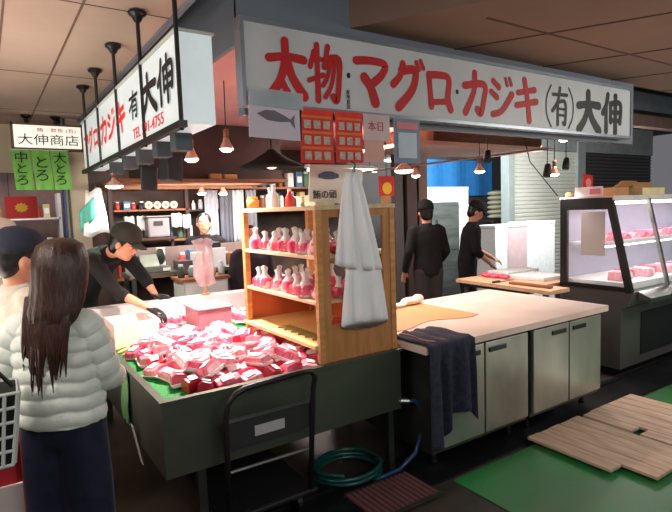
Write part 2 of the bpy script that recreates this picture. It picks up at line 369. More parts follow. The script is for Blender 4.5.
for y in (2.42, 3.07, 3.72, 4.39, 4.98):
    h = MB().tube([(.785, y, 1.985), (.785, y, 2.70)], .011, 8).lathe([(.05, 2.712), (.05, 2.70), (.03, 2.685), (.018, 2.66)], (.785, y, 0), 12)
    h.build('hanger_rod', m_black, ls)
for y in (2.75, 3.1, 3.5, 3.9, 4.35):
    MB().box(.84, .93, y-.05, y+.05, 1.93, 2.018).build('bracket', mat('grey_bracket', (70, 78, 84), .6), ls, bevel=.006)
def speaker(x, y, z, rz, label):
    t = T('speaker', label, 'speaker', (x, y, z), rz)
    a = WM[t]
    b = MB().prism([(-.05, -.09), (.05, -.10), (.06, .06), (-.045, .07)], 'y', -.05, .05); b.v = [a@v for v in b.v]; b.build('cabinet', m_blackp, t, bevel=.008)
    b = MB().tube([(0, 0, .06), (0, 0, .16)], .012); b.v = [a@v for v in b.v]; b.build('mount', m_black, t)
speaker(.96, 3.22, 1.90, .3, 'larger black speaker hanging under the near end of the lit box sign')
speaker(.93, 3.62, 1.86, -.2, 'smaller black speaker hanging further back under the lit box sign')
# ------------------------------------------------------------------ hanging shop sign far left
hs = T('hanging_sign', 'small lit sign with black writing hung from the passage ceiling', 'sign', (.64, 6.6, 2.36))
MB().box(.33, .98, 6.56, 6.66, 2.37, 2.61).build('light_box', mat('lit_acrylic_warm', (250, 246, 232), .3, emit=.75), hs)
MB().box(.31, 1.0, 6.55, 6.67, 2.35, 2.37).box(.31, 1.0, 6.55, 6.67, 2.61, 2.63).box(.31, .33, 6.55, 6.67, 2.35, 2.63).box(.98, 1.0, 6.55, 6.67, 2.35, 2.63).build('frame', mat('bronze_frame', (110, 88, 66), .5), hs)
text('大伸商店', .125, (.66, 6.553, 2.45), X1, Z1, m_blk, hs, xs=1.2)
text('鮪・鮮魚 (有)', .05, (.74, 6.553, 2.56), X1, Z1, mat('faded_red', (200, 120, 110)), hs, 'small_lettering', xs=1.3)
for x in (.46, .74): MB().tube([(x, 6.6, 2.63), (x, 6.6, 2.72)], .02).lathe([(.05, 2.722), (.05, 2.70), (.02, 2.68)], (x, 6.6, 0), 10).build('hanger', m_black, hs)
m_gban = mat('green_banner', (122, 200, 84), .6, noise=4, rgb2=(110, 186, 76))
for x0, tx, w in ((.29, '中\nと\nろ', 'leftmost of the three green banners, lettered with three characters'), (.475, 'と\nろ', 'middle green banner with two characters under the small sign'), (.655, '大\nと\nろ', 'rightmost green banner beside the blue pipe under the small sign')):
    b = T('banner', w, 'banner', (x0+.09, 6.5, 1.93), 0, 'green banners under the small sign')
    MB().sheet([[(x0+.17*i/6+.004*jj, 6.52+.006*math.sin(i*1.7+jj), 2.34-.42*jj/6) for i in range(7)] for jj in range(7)], .003).build('cloth', m_gban, b)
    MB().tube([(x0-.005, 6.52, 2.345), (x0+.18, 6.52, 2.345)], .005).build('rod', m_white, b)
    text(tx, .145 if len(tx) < 4 else .125, (x0+.09, 6.505, 2.135), X1, Z1, m_blk, b, xs=1.1)
one(MB().tube([(.78, 6.685, 2.72), (.78, 6.685, 0)], .018), 'pipe', mat('blue_pipe', (42, 66, 120), .4), 'slim blue vertical pipe beside the green banners', 'pipe')
one(MB().tube([(.83, 6.68, 2.72), (.83, 6.68, 0)], .012), 'pipe', mat('green_pipe', (40, 82, 60), .4), 'thin dark green vertical pipe next to the blue pipe', 'pipe')
rp = T('poster', 'red poster with yellow starburst at far left below the green banners', 'poster', (.42, 6.9, 1.7))
MB().box(.22, .55, 7.28, 7.285, 1.62, 1.88).build('sheet', mat('poster_red', (206, 36, 34), .6), rp); MB().tube([(.27, 7.283, 1.87), (.27, 7.31, 2.2)], .003).build('string', m_black, rp)
s = MB(); s.add([Vector((.385+.075*(1 if k % 2 else .75)*math.cos(k*math.pi/10), 7.276, 1.75+.06*(1 if k % 2 else .75)*math.sin(k*math.pi/10))) for k in range(20)], [tuple(range(20))]); s.build('starburst', mat('poster_yellow', (240, 190, 50), .6), rp)

# ------------------------------------------------------------------ display counter
ct = T('display_counter', 'dull steel display counter with green mat carrying the packs of red tuna', 'counter', (1.3, 3.4, 0))
# sheet metal tub: open-topped
tub = MB().box(.60, 2.0, 2.36, 2.375, .415, .75).box(.60, .615, 2.375, 4.405, .415, .75).box(1.985, 2.0, 2.375, 4.405, .415, .75).box(.60, 2.0, 4.405, 4.42, .415, .75).box(.60, 2.0, 2.36, 4.42, .40, .415)
tub.box(.59, 2.01, 2.35, 2.385, .75, .765).box(.59, .625, 2.385, 4.43, .75, .765).box(1.975, 2.01, 2.385, 4.43, .75, .765)
tub.build('tub', mat('counter_steel', (96, 104, 92), .42, .6, noise=3, rgb2=(88, 94, 84)), ct)
MB().box(.615, 1.985, 2.375, 4.405, .66, .70).build('deck', m_steel, ct)
MB().box(.63, 1.975, 2.39, 4.3, .70, .712).build('mat', mat('green_mat', (30, 150, 62), .7, noise=60, rgb2=(22, 120, 48), bump=.4), ct)
MB().box(.62, 2.0, 4.36, 4.50, .70, .90).build('back_ledge', mat('white_ledge', (238, 232, 232), .4), ct, bevel=.008)
for x, y in ((.78, 2.42), (1.95, 2.42), (.70, 4.3), (1.95, 4.3)):
    MB().box(x-.02, x+.02, y-.02, y+.02, .012, .405).build('leg', m_steel_dk, ct)
one(MB().sheet([[(.585+.006*math.sin(i*2.1+jj), 3.0+.16*i/6, .75-.30*jj/6) for i in range(7)] for jj in range(7)], .004), 'plastic_sheet', mat('pale_green_film', (120, 180, 120), .4), 'pale green plastic strip hanging over the counter side beside the customer', 'sheet')
one(MB().sheet([[(.57+.05*jj/8, 2.84+.05*i/3, .50-.22*jj/6) for i in range(4)] for jj in range(7)], .004), 'price_strip', m_white, 'narrow white strip hanging low on the counter side', 'strip')

# ------------------------------------------------------------------ packs of tuna on the counter
def make_pack(mm, w, l, h, label, tray=True):
    t = T('tuna_pack', label, 'packed fish', (0, 0, 0))
    if tray:
        MB().prism([(-w*.42, 0), (w*.42, 0), (w*.55, .018), (-w*.55, .018)], 'y', -l*.55, l*.55).build('tray', m_tray, t, bevel=.003)
    z = .010 if tray else 0
    b = MB().prism([(-w*.48, z), (w*.48, z), (w*.40, z+h*.85), (w*.1, z+h), (-w*.42, z+h*.78)], 'y', -l*.48, l*.48)
    b.build('tuna_block', mm, t, bevel=.006)
    MB().prism([(-w*.30, z+h*.84+.004), (w*.16, z+h*1.02+.004), (w*.16, z+h*1.02+.006), (-w*.30, z+h*.84+.006)], 'y', -l*.22, l*.26).build('sticker', m_sticker, t)
    return t
GP = 'packs of tuna heaped on the counter'
LB = 'packed block of tuna lying in the big heap on the counter'
CN = ['deep pink', 'pale pink', 'dark red', 'wide deep pink', 'long pale pink']
def plabel(k, x, y, top):
    if y < 2.54: z = 'in the front row by the rim'
    elif x > 1.42: z = 'under the pine rack' if y < 3.36 else 'behind the pine rack'
    elif x < .93: z = 'along the green left edge'
    elif y < 3.0: z = 'in the near middle'
    elif y < 3.55: z = 'in the far middle'
    else: z = 'at the back by the tub'
    return CN[k] + ' tuna pack ' + ('on top ' if top else '') + z
protos = [make_pack(m_meat, .09, .135, .06, LB), make_pack(m_meat2, .105, .11, .05, LB), make_pack(m_meat3, .085, .095, .07, LB, False), make_pack(m_meat, .12, .09, .055, LB), make_pack(m_meat2, .08, .14, .045, LB)]
for p in protos: p['group'] = GP
first = [True]*5; n = 0
def put(k, loc, rot, label=None):
    if first[k]:
        first[k] = False; o = protos[k]; o.location = loc; o.rotation_euler = rot
        if label: o['label'] = label
        return o
    return dup(protos[k], loc, rot=rot, label=label)
front = ['dark red tuna block at the front rim of the counter, leftmost of the front row', 'pink tuna pack second from the left in the front row by the rim']
y = 2.455
row = 0
while y < 4.28:
    x = (.735 if y > 2.75 else .79)+.03*(row % 2) if row else .84
    while x < 1.93:
        if not (x > 1.43 and y > 2.5 and y < 3.34 and False):
            k = random.choice([0, 0, 1, 2, 3, 4, 1]); tz = random.uniform(-.25, .25)
            mound = .712+.0*(y-2.4)
            if not (1.16 < x < 1.62 and 3.5 < y < 4.2) and not (x < 1.06 and y > 3.55):
                rz = random.uniform(0, math.pi)
                put(k, (x+random.uniform(-.008, .008), y+random.uniform(-.008, .008), mound+.004+abs(tz)*.03), (tz, random.uniform(-.15, .15), rz), plabel(k, x, y, False)); n += 1
        x += .118
    y += .118; row += 1
# second layer resting in the hollows
for _ in range(64):
    x = random.uniform(.80, 1.38); y = random.uniform(2.52, 3.55)
    k = random.choice([0, 1, 1, 3, 4, 4]); put(k, (x, y, .775+random.uniform(0, .012)), (random.uniform(-.5, .5), random.uniform(-.4, .4), random.uniform(0, 3.14)), plabel(k, x, y, True))

# boxes on the counter behind the heap
pb = T('plastic_tub', 'pink translucent tub on the counter beneath the hanging clear bag', 'tub', (1.38, 3.85, .712))
MB().box(1.24, 1.50, 3.70, 4.0, .715, .90).build('body', mat('pink_plastic', (214, 130, 152), .3, alpha=.85), pb, bevel=.01)
MB().box(1.23, 1.51, 3.69, 4.01, .90, .915).build('lid', mat('pink_lid', (196, 150, 170), .3), pb, bevel=.005)
wb = T('foam_crate', 'open pale foam crate at the counter corner beside the vendor', 'crate', (.82, 3.9, .712))
MB().box(.68, .98, 3.78, 3.80, .73, .87).box(.68, .98, 4.12, 4.14, .73, .87).box(.68, .70, 3.80, 4.12, .73, .87).box(.96, .98, 3.80, 4.12, .73, .87).box(.68, .98, 3.78, 4.14, .713, .73).build('body', mat('pale_pink_foam', (245, 220, 214), .6), wb)
for i in range(14):
    xx = .72+.075*(i % 5)+random.uniform(-.01, .01); yy = 3.50+.085*(i//5)
    one(MB().tube([(xx-.05, yy, .726), (xx, yy+.01, .736), (xx+.05, yy, .728)], [.012, .018, .01], 8, True, .6), 'fish_fillet', mat('tan_fillet', (226, 170, 120), .5, noise=20), 'small tan fillet in the cluster by the vendor gloved hand', 'fish', 'tan fillets by the gloved hand', smooth=True)
# hanging clear bag on a post
bs = T('bag_stand', 'slim wooden post holding a wrapped clear bag on the white ledge', 'stand', (1.56, 4.42, .9))
MB().tube([(1.56, 4.42, .90), (1.56, 4.42, 1.30)], .010).lathe([(.04, .90), (.04, .915)], (1.56, 4.42, 0), 12).build('post', m_wood, bs)
g = []
for k, (r, z) in enumerate([(.02, .97), (.07, .99), (.085, 1.08), (.09, 1.18), (.07, 1.27), (.075, 1.33), (.09, 1.37), (.03, 1.385)]):
    g.append([Vector((1.56+r*math.cos(a*math.pi/12)*(1+.14*math.sin(3*a*math.pi/12+k*1.7)+.12*math.sin(7*a*math.pi/12+k))+.012*math.sin(k*2.1), 4.42+.6*r*math.sin(a*math.pi/12)*(1+.2*math.sin(5*a*math.pi/12-k)), z+.012*math.sin(a*1.1)*(k > 4))) for a in range(24)])
MB().loft(g).build('clear_bag', m_bagp, bs, smooth=True)

# ------------------------------------------------------------------ wooden display rack
X0, X3, Ya, Yb = 1.46, 2.0, 2.385, 3.35
rk = T('display_rack', 'open pine display rack standing on the counter with bagged tuna on its shelves', 'rack', (1.73, 2.87, .765))
for x, y in ((X0+.015, Yb-.02), (X3-.02, Yb-.02)): MB().box(x-.018, x+.018, y-.02, y+.02, .765, 1.6).build('post', m_wood, rk)
MB().box(X0, X0+.035, Ya, Ya+.03, .765, 1.6).build('post', m_wood, rk)
MB().box(X3-.035, X3, Ya, Ya+.03, .765, 1.6).build('post', m_wood, rk)
fp = MB().box(X0+.035, X3-.035, Ya+.004, Ya+.022, .765, .97).box(X0+.035, X0+.085, Ya+.004, Ya+.022, .97, 1.56).box(X3-.085, X3-.035, Ya+.004, Ya+.022, .97, 1.56).box(X0+.035, X3-.035, Ya+.004, Ya+.022, 1.56, 1.6)
fp.build('end_frame', mat('pine_panel', (190, 134, 78), .5, noise=4, rgb2=(172, 116, 64), stretch=(8, 1, 1)), rk)
MB().box(X0-.005, X3+.005, Ya-.005, Yb+.005, 1.6, 1.625).build('top_board', m_wood2, rk, bevel=.003)
for z in (1.335, 1.085): MB().box(X0, X3, Ya+.022, Yb, z, z+.02).build('shelf', m_wood2, rk, bevel=.002)
MB().box(X0-.02, X3, Ya+.022, Yb, .845, .865).build('bottom_shelf', mat('yellow_pine', (232, 206, 140), .45, noise=4), rk)
MB().box(X3-.02, X3-.008, Ya+.03, Yb-.04, .865, 1.085).build('back_panel', mat('orange_panel', (206, 112, 70), .5, noise=4), rk)
MB().box(X0, X3, Yb-.012, Yb, .865, 1.085).build('side_panel', mat('orange_panel', (206, 112, 70)), rk)
def meat_bag(label):
    t = T('bagged_tuna', label, 'bagged fish', (0, 0, 0)); sg_ = 14; g = []
    for k, (r, z) in enumerate([(.038, 0), (.046, .012), (.044, .045), (.034, .070), (.020, .090), (.015, .104), (.022, .130), (.003, .140)]):
        g.append([Vector((r*math.cos(a*2*math.pi/sg_)*(1+.22*math.sin(a*2.3+k))+.06*z, .85*r*math.sin(a*2*math.pi/sg_)*(1+.2*math.sin(a*1.7-k)), z+.006*math.sin(a*1.9)*(z > .1))) for a in range(sg_)])
    MB().loft(g).build('bag', mat('milky_bag', (255, 254, 255), .35, alpha=.72), t, smooth=True)
    MB().box(-.036, .058, -.038, .036, .002, .072).build('tuna', m_meat, t, bevel=.02)
    return t
pr = meat_bag('bagged tuna portion on the middle shelf of the pine rack'); fst = True
for z, nm in ((1.355, 'upper'), (1.105, 'lower')):
    for rowx in (1.515, 1.66, 1.83):
        for i in range(7):
            yy = 2.47+.125*i
            if rowx > 1.6 and i % 3 == 2: continue
            lab = '%s white knotted tuna bag from the left, %s row, %s rack shelf' % (('seventh', 'sixth', 'fifth', 'fourth', 'third', 'second', 'first')[i], 'front' if rowx < 1.6 else 'middle' if rowx < 1.7 else 'back', nm)
            loc = (rowx+random.uniform(-.012, .012), yy+random.uniform(-.012, .012), z); rz = random.uniform(0, 6); sc = random.uniform(.85, 1.08)
            if fst: fst = False; pr.location = loc; pr.rotation_euler = (0, 0, rz); pr['label'] = lab; pr['group'] = 'bagged tuna on the %s shelf' % nm
            else: dup(pr, loc, rz, lab, 'bagged tuna on the %s shelf' % nm, scale=(sc, sc, sc))
for i in range(3):
    one(MB().box(1.70+.09*i, 1.775+.09*i, 2.6+.05*i, 2.72+.05*i, .866, .92), 'tuna_block', m_meat3, 'dark red tuna block on the bottom shelf of the pine rack', 'fish', 'tuna blocks on the bottom shelf', bevel=.01)
s = MB()
for i in range(16): s.tube([(1.50+.01*(i % 3), 2.95-.028*i, .871+.003*(i % 3)), (1.58, 2.93-.028*i, .873)], .006, 6)
one(s, 'dried_twigs', mat('olive_twigs', (150, 130, 70), .7), 'olive bundle of dried twigs lying on the bottom shelf of the rack', 'bundle')
# things standing on the rack's top board
w = T('fish_placard', 'tilted white placard with a fish picture standing on top of the pine rack', 'placard', (1.78, 2.72, 1.625))
Rm = Matrix.Rotation(.07, 3, 'Y'); a = MB().box(1.63, 2.02, 2.715, 2.725, 1.64, 1.86, Rm); a.build('board', mat('ivory_card', (252, 250, 236), .5, noise=3), w)
text('鮪の頭', .058, (1.735, 2.712, 1.69), X1, Z1, m_blk, w, xs=1.0)
text('カマ\nホホ', .045, (1.93, 2.712, 1.76), X1, Z1, m_blk, w, 'small_lettering')
a = MB(); a.add([(1.69+.05*t+.0, 2.711, 1.815+.02*math.sin(t*1.05)+.0) for t in range(4)]+[(1.84-.05*t, 2.711, 1.795-.012*math.sin(t*1.05)) for t in range(4)], [tuple(range(8))]); a.build('fish_picture', mat('fish_blue', (96, 112, 140), .5), w)
def goods(name, x0, x1, y0, y1, z0, z1, m, label, cat, group=None, bevel=.004):
    return one(MB().box(x0, x1, y0, y1, z0, z1), name, m, label, cat, group, bevel=bevel)
t = T('jar', 'small jar with yellow and red label at the left corner of the rack top', 'jar', (1.52, 3.28, 1.625))
MB().lathe([(.035, 1.625), (.04, 1.63), (.04, 1.68), (.03, 1.69)], (1.52, 3.28, 0), 14).build('body', mat('orange_label', (224, 120, 44), .5), t, smooth=True)
MB().lathe([(.033, 1.69), (.033, 1.705)], (1.52, 3.28, 0), 14).build('lid', mat('yellow_lid', (220, 180, 50), .4), t)
for i, (x, y, h, cc, lb) in enumerate(((1.56, 3.05, .13, (236, 232, 220), 'white bottle on the rack top nearest the jar'), (1.62, 2.95, .10, (222, 60, 44), 'red capped carton on the rack top'), (1.60, 3.18, .12, (200, 196, 170), 'cream bottle on the rack top behind the jar'), (1.72, 3.1, .09, (60, 110, 190), 'blue bottle on the rack top'))):
    b = T('bottle', lb, 'bottle', (x, y, 1.625))
    MB().lathe([(.028, 1.625), (.03, 1.63), (.03, 1.625+h*.6), (.012, 1.625+h*.8), (.012, 1.625+h)], (x, y, 0), 12).build('body', mat('bottle_%d' % i, cc, .3), b, smooth=True)
    MB().lathe([(.014, 1.625+h), (.014, 1.64+h)], (x, y, 0), 10).build('cap', m_white, b)
goods('carton', 1.78, 1.93, 2.9, 3.2, 1.626, 1.70, mat('pale_green_carton', (208, 214, 180), .6), 'pale flat carton lying on the rack top behind the placard', 'box')
one(MB().ell((1.9, 2.6, 1.66), (.05, .035, .03)), 'fruit_bag', mat('red_packet', (196, 40, 60), .4), 'small red packet on the rack top under the placard', 'packet', smooth=True)
# roll of white bags hanging on the rack's end
wbg = T('bag_bundle', 'long white plastic bags hanging down the front of the pine rack', 'plastic bags', (1.74, 2.34, .9))
def cone_bag(pr_, nm, zt, zb, wt, wb_, xc, y0, lean=0, seed=0):
    g = []
    for jj in range(15):
        t = jj/14; w_ = wt+(wb_-wt)*t**.8; z = zt+(zb-zt)*t
        g.append([Vector((xc+lean*t+w_*math.cos(a*math.pi/14), y0-(.018+.022*t)*abs(math.sin(a*math.pi/14))*(1+.5*math.sin(a*1.9+seed+t*2)) if a <= 14 else y0+.004, z-.03*math.sin(a*.22+seed)*t)) for a in range(28)])
    MB().loft(g).build(nm, m_bag, pr_, smooth=True)
cone_bag(wbg, 'upper_bag', 1.80, 1.28, .04, .165, 1.70, 2.375, .03, 1)
cone_bag(wbg, 'lower_bag', 1.42, .95, .09, .165, 1.755, 2.37, .0, 3)
MB().tube([(1.70, 2.365, 1.78), (1.70, 2.35, 1.84), (1.70, 2.375, 1.86)], .008).build('hook', m_steel, wbg)

# ------------------------------------------------------------------ papers hung from the long sign
m_pp = mat('grey_paper', (214, 206, 220), .6, noise=3)
pq = T('fish_drawing', 'grey paper with a tuna drawing at the left end of the long sign', 'paper', (1.3, 2.42, 1.95))
Rp = Matrix.Rotation(.03, 3, 'Y')
MB().box(1.115, 1.41, 2.405, 2.408, 1.965, 2.185, Rp).build('sheet', m_pp, pq)
MB().box(1.12, 1.42, 2.398, 2.401, 2.12, 2.205, Rp).build('plastic_cover', mat('clear_sleeve', (200, 214, 222), .15, alpha=.55), pq)
fs = MB(); fo = [(0, 0), (.05, .025), (.10, .03), (.15, .015), (.19, 0), (.215, .03), (.21, -.005), (.215, -.045), (.185, -.012), (.13, -.022), (.06, -.024)]
fs.add([(1.155+a_, 2.403, 2.085+b_-.1*a_) for a_, b_ in fo], [tuple(range(len(fo)))]); fs.build('drawing', mat('pencil_grey', (112, 108, 118), .7), pq)
m_pr = mat('poster_red2', (236, 50, 34), .6, noise=8, rgb2=(200, 36, 30)); m_po = mat('poster_orange', (232, 120, 40), .6)
def coupon(x0, x1, z0, z1, y, label):
    t = T('coupon_poster', label, 'poster', ((x0+x1)/2, y, z0), 0, 'red coupon posters under the long sign')
    R0 = MB().box(x0, x1, y, y+.003, z0, z1); R0.build('sheet', m_pr, t)
    w_, h_ = (x1-x0), (z1-z0)
    q = MB(); bd = MB()
    for r in range(3):
        for c_ in range(3):
            MB().box(x0+w_*(.11+.29*c_), x0+w_*(.31+.29*c_), y-.003, y-.001, z0+h_*(.06+.29*r), z0+h_*(.21+.29*r)).build('coupon_square', mat('coupon_beige', (206, 190, 172), .6, noise=60, rgb2=(160, 148, 136)), t)
        bd.box(x0+w_*.04, x1-w_*.04, y-.002, y, z0+h_*(.255+.29*r), z0+h_*(.30+.29*r))
    bd.build('band', m_po, t)
coupon(1.40, 1.605, 1.85, 2.13, 2.405, 'left one of the two red coupon posters hung from the long sign')
coupon(1.62, 1.80, 1.855, 2.13, 2.402, 'right one of the two red coupon posters hung from the long sign')
pk = T('price_paper', 'pink paper notice hung between the red coupons and the silver sleeve', 'paper', (1.9, 2.41, 1.86))
MB().box(1.81, 2.0, 2.405, 2.408, 1.985, 2.13).build('upper_sheet', mat('pale_pink_paper', (214, 190, 192), .6), pk)
MB().box(1.815, 1.955, 2.407, 2.410, 1.86, 1.985).build('lower_sheet', mat('salmon_paper', (222, 168, 156), .6), pk)
text('本日', .06, (1.90, 2.403, 2.06), X1, Z1, mat('pink_ink', (200, 80, 80)), pk)
sl = T('sleeve_notice', 'silver plastic sleeve with a blue fish notice hung under the long sign', 'paper', (2.15, 2.41, 1.85))
MB().box(2.03, 2.235, 2.405, 2.408, 1.86, 2.12).build('sheet', mat('blue_grey_paper', (120, 136, 160), .5), sl)
MB().box(2.06, 2.205, 2.401, 2.404, 1.89, 2.04).build('picture', mat('silver_paper', (190, 204, 216), .3), sl)
MB().box(2.05, 2.215, 2.401, 2.404, 2.06, 2.10).build('heading', mat('pink_heading', (220, 130, 130), .5), sl)

# ------------------------------------------------------------------ steel work bench with chilled cabinets
bn = T('work_bench', 'steel refrigerated work bench with a pale wooden top', 'bench', (3, 2.8, 0))
MB().box(2.03, 3.93, 2.17, 3.33, .755, .80).build('worktop', mat('pale_worktop', (214, 190, 176), .45, noise=3, rgb2=(226, 206, 194)), bn, bevel=.004)
MB().box(2.10, 2.98, 2.21, 3.28, .13, .755).box(3.02, 3.86, 2.21, 3.28, .13, .755).build('cabinet_body', m_steel_dk, bn)
for x0, x1 in ((2.11, 2.535), (2.55, 2.97), (3.03, 3.435), (3.45, 3.85)):
    d = MB().box(x0, x1, 2.185, 2.209, .16, .74).build('door', m_doorsteel, bn, bevel=.004)
    hx = x1-.20 if x0 in (2.11, 3.03) else x0+.03
    MB().box(hx, hx+.16, 2.175, 2.186, .675, .705).build('handle', m_black, d, bevel=.003)
for x, y in ((2.2, 2.3), (2.9, 2.3), (3.1, 2.3), (3.78, 2.3), (2.2, 3.2), (3.78, 3.2)):
    MB().lathe([(.022, .031), (.022, .05), (.016, .05), (.016, .13)], (x, y, 0), 10).build('foot', m_black, bn)
one(MB().sheet([[(2.06+.9*i/10+.0, 2.62+.66*jj/6-.05*math.sin(i*.9)*(jj == 0), .803+.002*math.sin(i*jj)) for i in range(11)] for jj in range(7)], .003), 'wrapping_paper', mat('brown_paper', (206, 150, 96), .6, noise=3, rgb2=(196, 138, 84)), 'sheet of brown wrapping paper spread on the pale worktop', 'paper')
one(MB().ell((2.85, 3.22, .835), (.10, .06, .034)).ell((2.95, 3.24, .84), (.06, .04, .04)).ell((2.70, 3.20, .82), (.09, .05, .02)), 'crumpled_bag', mat('peach_bag', (240, 214, 200), .5), 'crumpled pale plastic bag at the back of the worktop', 'bag', remesh=.01)
# towel draped over the near corner
tw = T('towel', 'dark navy striped towel draped over the near corner of the work bench', 'towel', (2.2, 2.16, .8))
g = []
for jj in range(26):
    r_ = []
    for i in range(25):
        u = i/24; x = 2.035+.365*u
        s_ = jj/25*.86
        if s_ < .30: yy = 2.50-s_*1.12; z = .812+.006*math.sin(i*.9)+.004*math.sin(jj+i)
        else:
            dz = s_-.30; yy = 2.155-.03*math.sin(i*.8)*min(1, dz*5)-.012; z = .812-dz*(.93+.16*math.sin(u*5+1.2))
        if jj > 4: x += (s_-.2)*.05*math.sin(u*9)
        r_.append((x, yy, z))
    g.append(r_)
tm = mat('navy_towel', (50, 53, 72), .95, noise=40, rgb2=(34, 37, 54), bump=.4)
MB().sheet(g, .008).build('cloth', tm, tw, smooth=True)
st = MB()
for k in (5, 11, 17): st.sheet([[tuple(Vector(g[jj][i])+Vector((0, 0, .008))) for i in (k, k+1)] for jj in range(0, 9)], .002)
st.build('stripe', mat('towel_stripe', (150, 96, 96), .9), tw)

# ------------------------------------------------------------------ cutting table further back
ft = T('cutting_table', 'long wooden topped cutting table in front of the standing worker', 'table', (4.6, 3.4, 0))
MB().prism([(4.14, 2.82), (4.44, 2.82), (4.44, 3.08), (5.25, 3.08), (5.25, 4.0), (4.20, 4.0)], 'z', .775, .81).build('tabletop', mat('warm_board', (226, 186, 150), .45, noise=4, rgb2=(210, 166, 130), stretch=(1, 5, 1)), ft)
MB().box(4.22, 5.2, 3.1, 3.95, .30, .33).box(4.22, 5.2, 3.1, 3.95, .74, .774).build('under_shelf', m_steel_dk, ft)
for x, y in ((4.20, 2.9), (4.26, 3.9), (5.18, 3.9), (5.18, 3.15), (4.40, 2.9)): MB().box(x-.02, x+.02, y-.02, y+.02, 0, .775).build('leg', m_steel, ft)
fb = T('foam_tray', 'white foam tray of red fish on the cutting table', 'tray', (4.8, 3.5, .81))
MB().box(4.60, 5.0, 3.2, 3.62, .811, .85).build('tray', m_foam, fb, bevel=.006)
for i in range(6): one(MB().ell((4.52+.03*(i % 2), 3.60+.06*i, .835), (.05, .045, .024)), 'fish_chunk', m_meat, 'red chunk of fish on the cutting table near the worker', 'fish', 'fish chunks on the cutting table', smooth=True)
one(MB().box(4.25, 4.31, 2.9, 3.35, .811, .836), 'wooden_bar', m_orange, 'short wooden bar lying on the near end of the cutting table', 'board', bevel=.004)
fb2 = one(MB().box(4.66, 5.2, 3.68, 3.96, .811, .86), 'foam_sheet', m_foam, 'flat white foam sheet lying at the back of the cutting table', 'foam', bevel=.006)
kn = T('knife', 'long knife lying across the cutting table', 'knife', (4.4, 3.5, .811))
MB().prism([(4.30, 3.48), (4.52, 3.50), (4.56, 3.53), (4.30, 3.52)], 'z', .811, .814).build('blade', m_steel, kn)
MB().box(4.20, 4.30, 3.485, 3.515, .811, .83).build('handle', m_blackp, kn, bevel=.004)

# ------------------------------------------------------------------ glass display case on the right
dc = T('display_case', 'chilled glass display case with black end frame on the right', 'display case', (5.6, 2.7, 0))
CX0, CX1 = 4.65, 7.0
MB().prism([(2.46, .08), (3.04, .08), (3.04, .79), (2.36, .79), (2.40, .66), (2.46, .62)], 'x', CX0, CX1).build('base_cabinet', mat('case_steel', (126, 122, 120), .35, .7, noise=2), dc)
MB().box(CX0+.05, CX1, 2.52, 3.0, 0, .08).build('plinth', m_black, dc)
MB().box(CX0+.35, CX1, 2.452, 2.459, .16, .56).build('grille', m_blackp, dc)
MB().prism([(2.25, .74), (2.36, .79), (2.36, .72), (2.26, .70)], 'x', CX0+.1, CX1).build('front_ledge', m_steel, dc)
outer = [(3.05, .79), (3.05, 1.625), (2.55, 1.625), (2.36, .79)]
ef = MB()
def frame_strip(a, b, w, x0, x1, mb):
    a = Vector((0, *a)); b = Vector((0, *b)); d = (b-a).normalized(); n = Vector((0, -d.z, d.y))*w
    mb.prism([((a)[1], a[2]), (b[1], b[2]), ((b+n)[1], (b+n)[2]), ((a+n)[1], (a+n)[2])], 'x', x0, x1)
frame_strip((3.05, .79), (3.05, 1.625), .07, CX0-.008, CX0+.028, ef)
frame_strip((2.36, .79), (2.55, 1.625), -.055, CX0-.012, CX0+.032, ef)
ef.prism([(3.05, 1.625), (3.05, 1.52), (2.53, 1.52), (2.55, 1.625)], 'x', CX0-.01, CX0+.03)
ef.prism([(3.05, .79), (3.05, .83), (2.38, .83), (2.36, .79)], 'x', CX0-.01, CX0+.03)
ef.build('end_frame', m_black, dc)
MB().prism([(2.98, .83), (2.98, 1.53), (2.585, 1.53), (2.43, .83)], 'x', CX0+.004, CX0+.010).build('end_glass', m_glass, dc)
MB().prism([(2.36, .80), (2.366, .80), (2.556, 1.61), (2.55, 1.61)], 'x', CX0+.04, CX1).build('front_glass', m_glass, dc)
for x in (5.27, 6.1): MB().prism([(2.345, .79), (2.375, .79), (2.565, 1.61), (2.535, 1.61)], 'x', x, x+.035).build('mullion', m_steel, dc)
MB().box(CX0, CX1, 2.54, 3.06, 1.60, 1.64).build('top_panel', mat('case_top', (214, 206, 202), .4), dc)
MB().box(CX0+.03, CX1, 3.03, 3.045, .80, 1.6).build('back_panel', mat('pale_back', (150, 150, 168), .4), dc)
MB().box(CX0+.04, CX1, 2.62, 3.02, 1.19, 1.21).box(CX0+.04, CX1, 2.61, 2.625, 1.185, 1.225).build('shelf', m_white, dc)
MB().box(CX0+.04, CX1, 2.42, 3.02, .80, .86).build('deck', m_white, dc)
MB().tube([(CX0+.08, 2.64, 1.575), (CX1-.05, 2.64, 1.575)], .014, 8).build('lamp_tube', m_tube, dc)
MB().tube([(CX0+.08, 2.66, 1.175), (CX1-.05, 2.66, 1.175)], .010, 8).build('lamp_tube', m_tube, dc)
light('case_lower_light', 'AREA', (5.8, 2.66, 1.16), 6, (1, .95, 1), 2.2, (5.8, 2.68, .8), sy=.05)
light('case_light', 'AREA', (5.8, 2.72, 1.56), 12, (1, .93, 1), 2.2, (5.8, 2.75, .8), sy=.05)
pt = T('paper_notice', 'large pale paper taped to the end glass of the display case', 'paper', (4.63, 2.75, 1.1))
MB().box(4.634, 4.637, 2.60, 2.83, 1.10, 1.50).build('sheet', mat('pale_notice', (190, 184, 182), .6, noise=2), pt)
random.seed(5)
